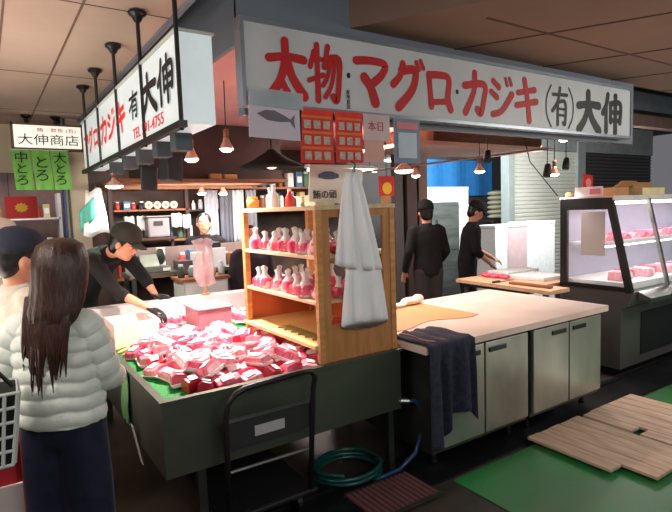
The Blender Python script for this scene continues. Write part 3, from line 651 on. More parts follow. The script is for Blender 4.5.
for i in range(14):
    k = i % 3; x = 4.78+.14*i
    one(MB().prism([(x, .861), (x+.12, .861), (x+.10, .925), (x+.02, .94)], 'y', 2.50+.05*k, 2.66+.05*k), 'fish_fillet', [m_meat2, m_white, m_meat][k], ['pink fillet', 'white wrapped pack', 'red fillet'][k]+' on the lower deck of the display case', 'fish', 'fish on the lower deck of the case', bevel=.008)
for i in range(12):
    x = 4.75+.17*i
    one(MB().prism([(x, 1.211), (x+.14, 1.211), (x+.12, 1.26), (x+.05, 1.285), (x+.01, 1.25)], 'y', 2.66, 2.86), 'tuna_block', m_meat if i % 3 else m_meat2, ('red' if i % 3 else 'pink')+' tuna block on the upper shelf of the display case', 'fish', 'tuna blocks on the upper shelf of the case', bevel=.01)
# on top of the case
cb = T('cardboard_box', 'open brown cardboard box on top of the display case', 'box', (5.05, 2.8, 1.64))
MB().box(4.95, 5.22, 2.70, 2.95, 1.641, 1.72).build('body', m_card, cb)
MB().prism([(2.70, 1.72), (2.62, 1.77), (2.625, 1.775), (2.705, 1.725)], 'x', 4.95, 5.22).build('flap', m_card, cb)
goods('carton', 5.28, 5.72, 2.60, 2.85, 1.641, 1.71, mat('cream_carton', (230, 210, 160), .6), 'long cream carton at the front of the case top', 'box')
goods('carton', 5.65, 6.05, 2.88, 3.03, 1.641, 1.78, m_card, 'brown carton at the back right of the case top', 'box')
pc = T('price_card', 'white and pink price card lying by the corner of the case top', 'card', (4.72, 2.8, 1.64))
MB().box(4.69, 4.70, 2.66, 2.93, 1.642, 1.73).build('card', mat('white_card', (226, 214, 216), .5), pc)
MB().box(4.685, 4.689, 2.68, 2.78, 1.66, 1.71).build('pink_print', mat('pink_print', (216, 120, 130), .5), pc)
rc = T('red_placard', 'red placard with white round mark rising behind the case top boxes', 'placard', (4.98, 3.0, 1.64))
MB().box(4.94, 5.11, 3.0, 3.006, 1.66, 1.86, Matrix.Rotation(.08, 3, 'Y')).build('board', mat('placard_red', (208, 40, 40), .5), rc)
MB().lathe([(.045, -.002), (.045, .002)], (5.03, 2.997, 1.78), 20, (0, 1, 0)).build('round_mark', mat('placard_pink', (236, 150, 140), .5), rc)
MB().tube([(5.03, 3.003, 1.64), (5.03, 3.003, 1.68)], .006).build('stick', m_white, rc)
t = T('orange_pot', 'small orange pot at the back corner of the case top', 'pot', (4.70, 3.0, 1.64))
MB().lathe([(.02, 1.641), (.032, 1.65), (.03, 1.68), (.02, 1.685)], (4.70, 3.0, 0), 12).build('body', mat('pot_orange', (210, 150, 80), .5), t, smooth=True)

# ------------------------------------------------------------------ pendant lamps
def pendant(x, y, z, ztop, label, power, col=WARM, r=.045, spot=120, tgt=None, pw=None):
    t = T('pendant_lamp', label, 'lamp', (x, y, z))
    MB().tube([(x, y, z+.13), (x+.004, y, ztop)], .004, 6).build('cord', m_black, t)
    MB().lathe([(.016, z+.075), (.018, z+.13), (.012, z+.135)], (x, y, 0), 12).build('socket', m_orange, t, smooth=True)
    MB().lathe([(r, z+.005), (r*.9, z+.02), (.022, z+.06), (.018, z+.078)], (x, y, 0), 16).build('reflector', m_bulbr, t, smooth=True)
    MB().lathe([(.002, z-.016), (r*.6, z-.012), (r*.93, z), (r, z+.006)], (x, y, 0), 16).build('bulb', m_bulb, t, smooth=True)
    light('lamp_light', 'SPOT', (x, y, z-.03), power, col, .04, tgt or (x, y, 0), spot, .7)
PK = (1, .80, .74)
pendant(1.18, 3.47, 1.96, 2.47, 'reflector lamp hanging above the tuna, left of the two near ones', 150, PK)
pendant(1.38, 3.35, 2.02, 2.47, 'reflector lamp hanging above the tuna, right of the two near ones', 150, PK, tgt=(1.35, 3.0, 0))
pendant(2.68, 3.07, 1.87, 2.47, 'bright reflector lamp hanging above the wooden worktop by the rack', 65, (1, .86, .74), .07)
pendant(3.95, 3.44, 1.91, 2.47, 'reflector lamp hanging in front of the blue sheet', 35, PK, .05)
pendant(4.63, 3.01, 2.18, 2.47, 'upper of the two lamps under the right end of the long sign', 18, PK)
pendant(4.56, 3.06, 1.86, 2.47, 'lower tilted lamp above the left end of the display case', 25, (1, .93, .9))
pendant(.96, 4.86, 1.86, 2.47, 'greenish white lamp glowing above the vendor', 45, (.75, 1, .8), .075, 150)
pendant(2.09, 5.87, 1.83, 2.47, 'bluish white lamp deep inside the stall', 25, (.8, .9, 1), .05, 150)
pendant(2.30, 5.75, 1.82, 2.47, 'second white lamp deep inside the stall, right of the bluish one', 14, (.95, .95, 1), .05, 150)
pendant(3.33, 3.65, 1.88, 2.47, 'small lamp between the two bright pendants over the worktop', 20, PK, .04)
for x, y, z, lb in ((4.0, 2.75, 1.87, 'black spotlight head hanging empty right of the blue sheet'), (4.50, 2.9, 1.95, 'tilted black spotlight head beside the upper right lamp'), (3.72, 3.15, 2.02, 'black spotlight clamp above the lamp before the blue sheet')):
    t = T('spotlight', lb, 'lamp', (x, y, z))
    MB().tube([(x, y, z+.05), (x, y, 2.47)], .004, 6).build('cord', m_black, t)
    MB().lathe([(.03, -.055), (.032, -.02), (.024, .05), (.008, .06)], (x, y, z), 12, (.3, .1, 1)).build('head', m_blackp, t, smooth=True)
hd = T('lamp_shade', 'wide dark conical shade hanging behind the tuna drawing', 'lamp', (2.0, 4.2, 1.9))
MB().lathe([(.27, 1.97), (.26, 1.985), (.16, 2.03), (.05, 2.10), (.03, 2.12)], (2.05, 4.02, 0), 24).build('shade', mat('matte_black', (14, 12, 14), .95), hd, smooth=True)
MB().tube([(2.05, 4.02, 2.11), (2.05, 4.02, 2.47)], .006).build('cord', m_black, hd)
MB().ell((2.05, 4.02, 1.985), (.05, .05, .03)).build('bulb', mat('dim_bulb', (255, 190, 180), .4, emit=2), hd, smooth=True)
# fluorescent battens
for i, (x0, x1, y, z, lb) in enumerate(((2.55, 3.4, 4.3, 1.98, 'fluorescent batten behind the bright pendant by the rack'), (4.9, 5.5, 6.2, 2.3, 'fluorescent batten far back over the foam boxes'))):
    t = T('tube_light', lb, 'lamp', ((x0+x1)/2, y, z))
    MB().box(x0, x1, y-.03, y+.03, z+.02, z+.05).build('housing', m_white, t)
    MB().tube([(x0+.02, y, z), (x1-.02, y, z)], .014, 8).build('tube', m_tube, t)
    for x in (x0+.1, x1-.1): MB().tube([(x, y, z+.05), (x, y, 2.47)], .004, 6).build('cord', m_black, t)
#@@PART2
# ------------------------------------------------------------------ people
FWD = Vector((.55, .83, 0)).normalized()
def mbw(t, mb): mb.v = [WM[t]@v for v in mb.v]; return mb
def headrot(f, u=Vector((0, 0, 1))):
    f = Vector(f).normalized(); r = f.cross(Vector(u)).normalized(); u2 = r.cross(f)
    return Matrix((r, f, u2)).transposed()      # columns: right, forward, up
def add_head(mb, c, R, k=1.0):
    c = Vector(c)
    def e(o, rad): mb.ell(c+R@Vector(o)*k, [q*k for q in rad], R)
    e((0, -.01, .02), (.076, .094, .098)); e((0, .012, -.045), (.058, .072, .068)); e((0, .045, -.085), (.032, .032, .028))
    e((0, .092, -.02), (.011, .018, .02)); e((.0, .080, .0), (.010, .014, .034)); e((.077, -.005, -.012), (.011, .02, .032)); e((-.077, -.005, -.012), (.011, .02, .032))
    e((0, .078, -.056), (.024, .014, .008))
def face_bits(t, c, R, k=1.0):
    c = Vector(c); wm, dk, lp = MB(), MB(), MB()
    for s in (-1, 1):
        wm.ell(c+R@Vector((s*.031, .074, .004))*k, (.013*k, .010*k, .007*k), R, 10, 6)
        dk.ell(c+R@Vector((s*.031, .082, .004))*k, (.006*k, .004*k, .006*k), R, 8, 5)
        dk.tube([c+R@Vector((s*.016, .088, .026))*k, c+R@Vector((s*.032, .084, .031))*k, c+R@Vector((s*.05, .07, .026))*k], .003*k, 6)
    wm.build('eyes', m_white, t, smooth=True); dk.build('brows', m_hairk, t); 
    lp.tube([c+R@Vector((-.02, .086, -.056))*k, c+R@Vector((0, .093, -.055))*k, c+R@Vector((.02, .086, -.056))*k], .005*k, 6, True, .7); lp.build('lips', mat('lips', (170, 90, 84), .5), t)
def add_cap(t, c, R, m, brim=True, k=1.0, nm='cap'):
    c = Vector(c); rings = []
    for a, z in ((1.0, .0), (1.02, .02), (.98, .05), (.85, .085), (.6, .105), (.25, .115), (.02, .117)):
        rings.append([c+R@Vector((.088*k*a*math.cos(q*math.pi/10), -.008*k+.106*k*a*math.sin(q*math.pi/10), .035*k+z*k)) for q in range(20)])
    mb = MB().loft(rings); o = mb.build(nm, m, t, smooth=True)
    if brim:
        g = [[tuple(c+R@Vector((.075*k*math.sin(a)*(1-.10*j), .085*k*math.cos(a)+.026*k*j, .048*k-.008*k*j-.012*k*abs(math.sin(a))))) for a in [(-1.15+2.3*i/8) for i in range(9)]] for j in range(4)]
        MB().sheet(g, .005).build('brim', m, o, smooth=True)
    return o
def add_shorthair(t, c, R, k=1.0, low=-.03, m=None):
    mb = MB(); c = Vector(c)
    mb.ell(c+R@Vector((0, -.022, .03))*k, (.086*k, .096*k, .10*k), R); mb.ell(c+R@Vector((0, -.05, low))*k, (.076*k, .055*k, .07*k), R)
    mb.build('hair', m or m_hairk, t, remesh=.012)
def hand(mb, w, d, up, k=1.0, curl=.5, side=1):
    # palm plus five bent fingers from wrist w along d
    w = Vector(w); d = Vector(d).normalized(); up = Vector(up); s = d.cross(up).normalized(); up = s.cross(d)
    mb.tube([w-d*.02*k, w+d*.03*k, w+d*.075*k], [.024*k, .034*k, .036*k], 10, True, .5)
    for i, L in enumerate((.068, .078, .073, .056)):
        b = w+d*.078*k+s*(.027-.018*i)*k; p1 = b+d*L*.5*k-up*curl*.012*k; p2 = b+d*L*(1-.25*curl)*k-up*curl*.045*k
        mb.tube([b-d*.02*k, b, p1, p2], [.0095*k, .0095*k, .0088*k, .007*k], 7, True)
    b = w+d*.02*k+s*side*.028*k
    mb.tube([b, b+d*.028*k+s*side*.022*k-up*.01*k, b+d*.058*k+s*side*.026*k-up*.024*k], [.013*k, .011*k, .008*k], 7, True)
def figure(name, label, loc, heading, J, top, trouser=None, sleeve_to='wrist', hair='short', cap=None, group=None, face=True, belly=1.0, hands=True, topname='jacket', vox=.011, legs=True, headk=1.0, ushape=None):
    """J: joints in world coordinates: head, hf (facing), neck, chest, pelvis, sh/el/wr/hip/kn/an pairs"""
    t = T('person', label, 'person', loc)
    R = headrot(J['hf'], J.get('hu', (0, 0, 1)))
    side = (Vector(J['sh'][1])-Vector(J['sh'][0])).normalized()
    body = MB(); add_head(body, J['head'], R, headk)
    nk, ch, pv = Vector(J['neck']), Vector(J['chest']), Vector(J['pelvis']); wa = ch.lerp(pv, .55)
    h = Vector(J['head'])-R@Vector((0, .02, .06))
    body.tube([nk-(h-nk)*.3, nk, h], [.06, .052, .052], 12, True)
    def torso(mb, g, lo=0):
        rings = []
        for p, w_, d_ in ((nk+Vector((0, 0, .02)), .06, .055), (nk-Vector((0, 0, .02)), .12, .075), (nk.lerp(ch, .35), .175, .095), (ch, .165*belly, .11), (wa, .145*belly, .10*belly), (pv.lerp(wa, .25), .165*belly, .105), (pv-Vector((0, 0, .06+lo)), .165*belly, .105)):
            ax = (nk-pv).normalized(); fr = side.cross(ax).normalized()
            rings.append([p+side*(w_+g)*math.cos(a*math.pi/10)+fr*(d_+g)*math.sin(a*math.pi/10) for a in range(20)])
        mb.loft(rings)
    torso(body, 0)
    for s in (0, 1):
        sh, el, wr = (Vector(J[k][s]) for k in ('sh', 'el', 'wr'))
        body.tube([sh, sh.lerp(el, .5), el, el.lerp(wr, .4), wr], [.05, .044, .036, .036, .025], 10, True)
        if hands: hand(body, wr, (wr-el), J.get('hup', (0, 0, 1)), 1.0, .6, 1 if s == 0 else -1)
        if legs:
            hp, kn, an = (Vector(J[k][s]) for k in ('hip', 'kn', 'an'))
            body.tube([hp, hp.lerp(kn, .5), kn, kn.lerp(an, .4), an], [.085, .072, .052, .05, .036], 10, True)
    body.build('body', m_skin, t, remesh=vox)
    tp = MB(); torso(tp, .016, .03)
    for s in (0, 1):
        sh, el, wr = (Vector(J[k][s]) for k in ('sh', 'el', 'wr'))
        if sleeve_to == 'wrist': tp.tube([sh+(nk-sh)*.15, sh, sh.lerp(el, .5), el, el.lerp(wr, .5), wr-(wr-el).normalized()*.02], [.07, .072, .062, .056, .05, .04], 12, True)
        else: tp.tube([sh+(nk-sh)*.15, sh, sh.lerp(el, .5), el, el.lerp(wr, .25)], [.07, .072, .062, .056, .052], 12, True)
    tp.build(topname, top, t, remesh=.013, smo=6)
    MB().tube([nk-Vector((0, 0, .005)), nk.lerp(h, .35)], [.068, .062], 14).build('collar', top, t, smooth=True)
    if legs:
        tr = MB()
        for s in (0, 1):
            hp, kn, an = (Vector(J[k][s]) for k in ('hip', 'kn', 'an'))
            tr.tube([hp, hp.lerp(kn, .5), kn, kn.lerp(an, .5), an], [.105, .092, .078, .075, .078], 12, True)
            f = Vector(heading).normalized()
            sh_ = MB().loft([[an+f*y_+f.cross(Z1)*(w_*math.cos(a*math.pi/6))+Z1*(-an.z+.002+hh*(.5+.5*math.sin(a*math.pi/6))) for a in range(12)] for y_, w_, hh in ((-.07, .03, .05), (-.05, .042, .09), (.02, .045, .09), (.10, .046, .055), (.16, .04, .045), (.19, .02, .03))])
            sh_.build('shoe', m_black, t, smooth=True)
        tr.ell(pv, (.17, .12, .12), headrot(heading)); tr.build('trousers', trouser or m_cloth, t, remesh=.014)
    if hair == 'short': add_shorthair(t, J['head'], R, headk)
    if cap: add_cap(t, J['head'], R, cap, k=headk*1.04)
    if face: face_bits(t, J['head'], R, headk)
    return t
def std(root, heading, H, lean=0., arms=None, headf=None, hz=None):
    x, y = root; f = Vector((*heading, 0)).normalized(); r = Vector((f.y, -f.x, 0)); b = Vector((x, y, 0)); k = H/1.7
    def P(a, c, z): return b+r*a*k+f*(c*k+lean*max(0, z-.9)*k)+Z1*z*k
    J = dict(head=P(0, .02, 1.585), neck=P(0, 0, 1.42), chest=P(0, 0, 1.25), pelvis=P(0, 0, .93),
             sh=[P(-.17, 0, 1.37), P(.17, 0, 1.37)], hip=[P(-.085, 0, .88), P(.085, 0, .88)], kn=[P(-.09, .01, .48), P(.09, .01, .48)], an=[P(-.10, -.02, .08), P(.10, -.02, .08)],
             el=[P(-.22, -.02, 1.10), P(.22, -.02, 1.10)], wr=[P(-.20, .10, .88), P(.20, .10, .88)], hf=tuple(f))
    J['P'] = P
    if arms: J.update(arms(P))
    if headf: J['hf'] = headf
    return J
# woman in the white quilted jacket, back to us
wr_ = (.20, 2.27); hd_ = (.60, .80)
J = std(wr_, hd_, 1.515)
P = J['P']; J['sh'] = [P(-.155, 0, 1.345), P(.135, 0, 1.345)]; J['el'] = [P(-.27, -.02, 1.12), P(.185, .05, 1.10)]; J['wr'] = [P(-.26, .17, .99), P(.10, .27, 1.03)]
W1 = T('person', 'woman with long brown hair in white quilted jacket and navy jeans, back turned, at counter', 'person', (wr_[0], wr_[1], 0))
R = headrot((.55, .83, -.12)); hc = J['head']+Vector((.80, -.60, 0))*.045
body = MB(); add_head(body, hc, R, .98); body.tube([J['neck'], hc-Vector((0, 0, .06))], [.05, .05], 12, True)
body.tube([J['pelvis'], J['chest'], J['neck']], [.11, .12, .06], 14, True, .6)
for s in (0, 1):
    sh, el, wv = J['sh'][s], J['el'][s], J['wr'][s]
    body.tube([sh, el, wv], [.045, .036, .024], 10, True); hand(body, wv, wv-el, Z1, .95, .7, 1 if s == 0 else -1)
    body.tube([J['hip'][s], J['kn'][s], J['an'][s]], [.085, .052, .036], 10, True)
body.build('body', m_skin, W1, remesh=.010)
m_puff = mat('quilted_white', (226, 236, 228), .55, noise=18, rgb2=(212, 222, 214), bump=.25)
jk = MB(); rv = Vector((hd_[1], -hd_[0], 0)).normalized(); fv = Vector((*hd_, 0)).normalized(); b0 = Vector((*wr_, 0))
prof = [(.82, .158, .118), (.88, .158, .118), (.95, .156, .118), (1.05, .160, .12), (1.12, .162, .115), (1.18, .150, .102), (1.225, .115, .085), (1.26, .07, .066), (1.285, .058, .056)]
def prof_at(z):
    for (z0, a0, d0), (z1, a1, d1) in zip(prof, prof[1:]):
        if z <= z1+1e-6:
            t = max(0, (z-z0)/(z1-z0)); return a0+(a1-a0)*t, d0+(d1-d0)*t
    return prof[-1][1:]
rings = []; NZ = 110
for k in range(NZ+1):
    z = .82+(1.285-.82)*k/NZ; a_, d_ = prof_at(z); ph = (z-.82)/.058
    for_r = []
    for q in range(48):
        an = q*2*math.pi/48; wob = .10*math.sin(an*3+z*9)+.05*math.sin(an*7)
        g_ = .014*(abs(math.sin(math.pi*(ph+wob)))**.5)-.004+.0025*math.sin(an*17+math.floor(ph)*2.3)
        for_r.append(b0+rv*(a_+g_)*math.cos(an)+fv*(d_+g_)*math.sin(an)*1.0+Z1*z)
    rings.append(for_r)
jk.loft(rings)
jk.build('jacket', m_puff, W1, smooth=True)
for s in (0, 1):
    sh, el, wv = J['sh'][s]-Z1*.015, J['el'][s], J['wr'][s]; inn = sh+(b0+Z1*sh.z-sh)*.35
    path = [inn.lerp(sh, t/4) for t in range(4)]+[sh.lerp(el, t/14) for t in range(14)]+[el.lerp(wv, t/12) for t in range(13)]
    # soften the elbow
    for _ in range(3): path = [path[0]]+[(path[i-1]+path[i]*2+path[i+1])/4 for i in range(1, len(path)-1)]+[path[-1]]
    pp, rr = [], []; L = 0
    for i in range(len(path)-1):
        for q in range(5):
            p = path[i].lerp(path[i+1], q/5); L_ = L+(path[i+1]-path[i]).length*q/5
            pp.append(p); tt = (i+q/5)/len(path); rr.append((.066-.020*tt)+.009*abs(math.sin(math.pi*L_/.058))**.5)
        L += (path[i+1]-path[i]).length
    MB().tube(pp, rr, 24, True).build('sleeve', m_puff, W1, smooth=True)
jn = MB()
for s in (0, 1):
    hp, kn, an = J['hip'][s], J['kn'][s], J['an'][s]
    jn.tube([hp+Z1*.03, hp.lerp(kn, .5), kn, kn.lerp(an, .5), an-Z1*.03], [.088, .092, .09, .094, .10], 14, True)
jn.ell(J['pelvis']-Z1*.03, (.142, .098, .11), headrot(fv)); jn.build('jeans', mat('navy_denim', (20, 28, 58), .85, noise=20, rgb2=(14, 20, 42), bump=.2), W1, remesh=.012)
for s in (0, 1):
    an = J['an'][s]
    MB().loft([[an+fv*y_+rv*(w_*math.cos(a*math.pi/6))+Z1*(-an.z+.002+hh*(.5+.5*math.sin(a*math.pi/6))) for a in range(12)] for y_, w_, hh in ((-.07, .03, .05), (-.05, .042, .08), (.02, .045, .08), (.10, .046, .055), (.15, .04, .045), (.18, .02, .03))]).build('shoe', m_black, W1, smooth=True)
hr = MB(); rings = []
for k, (z, w_, d_, yo) in enumerate([(.118, .01, .01, -.02), (.112, .045, .05, -.02), (.09, .078, .088, -.022), (.05, .093, .103, -.025), (0, .098, .102, -.032), (-.06, .098, .092, -.045), (-.11, .100, .08, -.06), (-.15, .100, .066, -.082), (-.185, .092, .05, -.098), (-.21, .075, .03, -.110), (-.225, .055, .012, -.118)]):
    rings.append([hc+rv*(w_*math.cos(q*math.pi/24)*(1+.035*math.sin(q*2.9+k*.25)))+fv*(yo+d_*math.sin(q*math.pi/24)*(1+.05*math.sin(q*3.7)))+Z1*z-rv*.10*max(0, -z-.05) for q in range(48)])
hr.loft(rings)
random.seed(3)
for i in range(30):
    u = -1+2*i/29; ln = random.uniform(.06, .20)*(1.1-.4*abs(u+.2)); base = hc+rv*(u*.080-.016)+fv*(-.140+.02*abs(u))-Z1*.20
    hr.tube([base+Z1*.10+fv*.02, base+Z1*.02, base-Z1*(.06)-rv*.008-fv*.008, base-Z1*(.07+ln)-fv*.016-rv*random.uniform(-.01, .03)], [.008, .012, .009, .0015], 6, True)
hr.build('hair', m_hairb, W1, smooth=True)
# second customer in a navy cap, behind her
r2 = (.11, 2.90); h2 = (.93, .30)
J2 = std(r2, h2, 1.52); J2['hf'] = (.93, .25, -.15)
C2 = figure('person', 'customer in navy cap and cream jacket looking at the counter behind the long-haired woman', (*r2, 0), (*h2, 0), J2, mat('cream_fleece', (214, 206, 190), .9, noise=30, bump=.3), mat('dark_trousers', (34, 34, 40), .8), cap=mat('navy_cap', (26, 32, 52), .8, noise=20))
r3 = (.05, 3.72); h3 = (.8, .4)
J3 = std(r3, h3, 1.56)
C3 = figure('person', 'customer in beige knitted hat standing furthest back of the three customers', (*r3, 0), (*h3, 0), J3, mat('grey_coat', (120, 104, 96), .9, noise=20), mat('dark_trousers', (34, 34, 40), .8))
add_cap(C3, J3['head'], headrot((.8, .4, 0)), mat('beige_knit', (196, 176, 160), .95, noise=50, bump=.5), False, 1.12, 'knitted_hat')
# vendor leaning over the counter
vr = (.60, 5.02); vh = (.45, -.89)
Jv = std(vr, vh, 1.68)
Jv.update(head=Vector((.90, 4.33, 1.39)), neck=Vector((.80, 4.50, 1.315)), chest=Vector((.73, 4.66, 1.22)), pelvis=Vector((.62, 4.95, .93)),
          sh=[Vector((.95, 4.60, 1.29)), Vector((.68, 4.46, 1.27))], el=[Vector((1.10, 4.60, 1.07)), Vector((.80, 4.27, 1.03))], wr=[Vector((1.16, 4.52, .93)), Vector((.99, 4.03, .905))], hf=(.72, -.62, -.42))
V = figure('person', 'vendor in dark cap and black shirt leaning over the counter with a black gloved hand', (*vr, 0), (*vh, 0), Jv, m_cloth, m_cloth, sleeve_to='elbow', cap=mat('dark_green_cap', (44, 46, 40), .8, noise=20), hands=False, topname='shirt', vox=.009, headk=1.1)
gl = MB()
hand(gl, (.99, 4.03, .905), (.07, -.10, -.045), Z1, 1.12, .8, -1); gl.build('glove', mat('black_glove', (26, 24, 28), .35), V, smooth=True)
gl = MB(); hand(gl, (1.16, 4.52, .93), (.2, -.1, -.05), Z1, 1.1, .8, 1); gl.build('glove', mat('black_glove', (26, 24, 28), .35), V, smooth=True)
# workers at the back right
ra = (4.27, 4.50); ha = (.35, .94)
Ja = std(ra, ha, 1.64, 0.05, lambda P: dict(el=[P(-.25, -.03, 1.12), P(.24, .0, 1.10)], wr=[P(-.27, .08, .88), P(.20, .16, .95)]))
figure('person', 'worker in black cap and black jacket seen from behind near the brown post', (*ra, 0), (*ha, 0), Ja, m_cloth, mat('grey_brown_trousers', (58, 50, 50), .85), cap=m_cloth)
rb = (5.05, 4.62); hb = (.80, -.60)
Jb = std(rb, hb, 1.62, .16, lambda P: dict(el=[P(-.20, .10, 1.10), P(.22, .06, 1.08)], wr=[P(-.12, .36, .96), P(.18, .26, .92)]), (.75, -.55, -.45))
WB_ = figure('person', 'worker in black short sleeved shirt and cap cutting fish at the far table', (*rb, 0), (*hb, 0), Jb, m_cloth, m_cloth, sleeve_to='elbow', cap=m_cloth, topname='shirt')
P = Jb['P']; MB().tube([P(-.16, .02, .98), P(-.1, .13, .98), P(.1, .13, .98), P(.16, .02, .98)], .012).build('apron_tie', mat('tie_pink', (150, 110, 116), .7), WB_)
# two people deeper inside the stall
rm = (2.24, 4.95); hm = (-.3, -1)
Jm = std(rm, hm, 1.45, .1)
figure('person', 'dark haired person in dark top glimpsed through the shelves of the pine rack', (*rm, 0), (*hm, 0), Jm, mat('plum_top', (48, 34, 44), .8), m_cloth)
rn = (2.10, 5.88); hn = (-.4, -.9)
Jn = std(rn, hn, 1.60)
figure('person', 'dark haired person in dark clothes deep in the stall behind the clear bag', (*rn, 0), (*hn, 0), Jn, m_cloth, m_cloth)

# customer's bags
bk_ = T('shopping_basket', 'white lattice shopping basket lined in black held at the woman left side', 'basket', (-.085, 2.10, .76))
MB().prism([(-.21, 1.03), (.05, 1.03), (.02, .79), (-.18, .79)], 'y', 2.03, 2.19).build('lining', m_cloth, bk_)
lt = MB()
for i in range(8):
    x0, x1 = -.21+.26*i/7, -.18+.20*i/7
    lt.tube([(x0, 2.018, 1.03), (x1, 2.018, .79)], .006, 6); lt.tube([(x0, 2.202, 1.03), (x1, 2.202, .79)], .006, 6)
for jj in range(6):
    t = jj/5; z = 1.03-.24*t; xa, xb = -.21+.03*t, .05-.03*t
    lt.tube([(xa, 2.018, z), (xb, 2.018, z), (xb+.004, 2.202, z), (xa-.004, 2.202, z), (xa, 2.018, z)], .006, 6)
for i in range(5):
    y = 2.03+.16*i/4; lt.tube([(.055, y, 1.03), (.025, y, .79)], .006, 6)
lt.build('lattice', mat('lattice_white', (196, 206, 204), .5), bk_)
MB().tube([(-.20, 2.11, 1.03), (-.12, 2.11, 1.13), (-.03, 2.11, 1.13), (.04, 2.11, 1.03)], .007).build('handle', m_black, bk_)
cr = T('shopping_cart', 'red wheeled shopping bag with pale lower panel by the woman legs', 'bag', (-.10, 2.48, 0))
MB().box(-.26, .06, 2.40, 2.60, .16, .74).build('body', mat('red_fabric', (176, 26, 40), .7, noise=10, rgb2=(140, 18, 32)), cr, bevel=.03)
MB().box(-.24, .05, 2.385, 2.399, .30, .56).build('panel', mat('pale_panel', (190, 180, 176), .7), cr)
for x in (-.22, .02): MB().lathe([(.02, -.015), (.065, -.015), (.065, .015), (.02, .015)], (x, 2.6, .066), 16, (1, 0, 0)).build('wheel', m_black, cr)
MB().tube([(-.20, 2.62, .1), (-.20, 2.62, .80), (0, 2.62, .80), (0, 2.62, .1)], .01).build('frame', m_steel, cr)

# ------------------------------------------------------------------ hand truck, hose, grate, boards on the floor
ht = T('platform_truck', 'black platform truck with upright loop handle parked against the counter front', 'truck', (1.08, 2.3, 0))
MB().tube([(.855, 2.27, .17), (.855, 2.25, .66), (.865, 2.245, .725), (.90, 2.24, .765), (.95, 2.24, .785), (1.25, 2.24, .80), (1.31, 2.24, .795), (1.335, 2.243, .76), (1.325, 2.25, .70), (1.30, 2.27, .17)], .014, 10).build('loop_handle', mat('black_pipe', (44, 42, 44), .35, .4), ht, smooth=True)
MB().box(.86, 1.31, 2.262, 2.268, .50, .63).build('name_plate', mat('dark_plate', (44, 46, 48), .5), ht)
MB().box(.86, 1.31, 2.255, 2.275, .63, .64).build('cross_bar', m_steel, ht); MB().tube([(.86, 2.268, .39), (1.305, 2.268, .385)], .008).build('cross_bar', m_steel, ht)
MB().box(1.0, 1.16, 2.257, 2.261, .535, .585).build('label_plate', mat('pale_label', (176, 178, 180), .5), ht)
MB().box(.82, 1.34, 2.26, 2.98, .14, .17).build('platform', m_blackp, ht, bevel=.01)
for x in (.90, 1.26):
    for y in (2.36, 2.88):
        wv = MB().lathe([(.015, -.014), (.055, -.014), (.055, .014), (.015, .014)], (x, y, .068), 16, (1, 0, 0)); wv.box(x-.024, x-.018, y-.02, y+.02, .068, .14).box(x+.018, x+.024, y-.02, y+.02, .068, .14); wv.build('caster', m_black, ht)
hs_ = T('hose', 'blue green garden hose coiled on the floor below the counter end', 'hose', (1.74, 2.5, 0))
pts = [(2.03, 2.34, .44), (2.07, 2.32, .44), (2.11, 2.31, .39), (2.12, 2.31, .25), (2.06, 2.31, .12), (1.95, 2.33, .045), (1.82, 2.33, .04)]
MB().tube(pts, .012, 10, True).build('blue_end', mat('hose_blue', (28, 70, 120), .3, coat=.4), hs_, smooth=True)
pts = []
for k in range(90):
    a = -1.2+k*.2; rr_ = .205+.012*math.sin(k*.7); pts.append((1.69+rr_*1.0*math.cos(a), 2.50+.17*math.sin(a), .035+.0024*k*.35))
MB().tube([(1.84, 2.332, .04)]+pts, .012, 8, True).build('green_coil', mat('hose_teal', (16, 84, 82), .3, coat=.4), hs_, smooth=True)
MB().tube([(1.97, 2.40, .43), (2.0, 2.36, .445), (2.04, 2.34, .44)], .017, 10).build('tap', m_steel, hs_)
gt = T('floor_grate', 'reddish brown slatted drain grate on the floor before the counter', 'grate', (1.74, 2.22, .0))
g_ = MB()
for i in range(13): g_.box(1.55+.034*i, 1.572+.034*i, 2.03, 2.32, .014, .028)
g_.build('slats', mat('grate_brown', (110, 72, 76), .5, noise=8), gt)
for ya in (2.02, 2.315): MB().box(1.54, 1.99, ya, ya+.015, .012, .03).build('rim', m_steel_dk, gt)
m_pl = mat('weathered_planks', (214, 186, 162), .6, noise=4, rgb2=(186, 156, 132), stretch=(6, 1, 1))
dk_ = T('duckboard', 'near section of the wooden plank deck lying on the green floor', 'decking', (3.2, 1.8, .006))
for i in range(5):
    x0 = 2.905+.118*i; y0 = (1.58 if i == 0 else 1.38 if i < 3 else 1.30)
    MB().box(x0, x0+.112, y0, 2.145-.006*(i % 2), .028, .048).build('plank', m_pl, dk_, bevel=.003)
MB().box(2.92, 3.48, 1.66, 1.72, .0065, .027).box(2.92, 3.48, 2.02, 2.08, .0065, .027).build('batten', m_dbrown, dk_)
dk2 = T('duckboard', 'far section of the wooden plank deck with a notched board end', 'decking', (3.9, 1.8, .006))
for i in range(6):
    x0 = 3.515+.118*i; a_ = 1.18 if i else 1.22
    if i == 0:
        MB().box(x0, x0+.112, a_, 1.72, .028, .048).build('plank', m_pl, dk2, bevel=.003); MB().box(x0+.01, x0+.112, 1.78, 2.13, .028, .048).build('plank', m_pl, dk2, bevel=.003)
    else: MB().box(x0, x0+.112, a_, 2.14, .028, .048).build('plank', m_pl, dk2, bevel=.003)
MB().box(3.52, 4.2, 1.40, 1.46, .0065, .027).box(3.52, 4.2, 2.02, 2.08, .0065, .027).build('batten', m_dbrown, dk2)

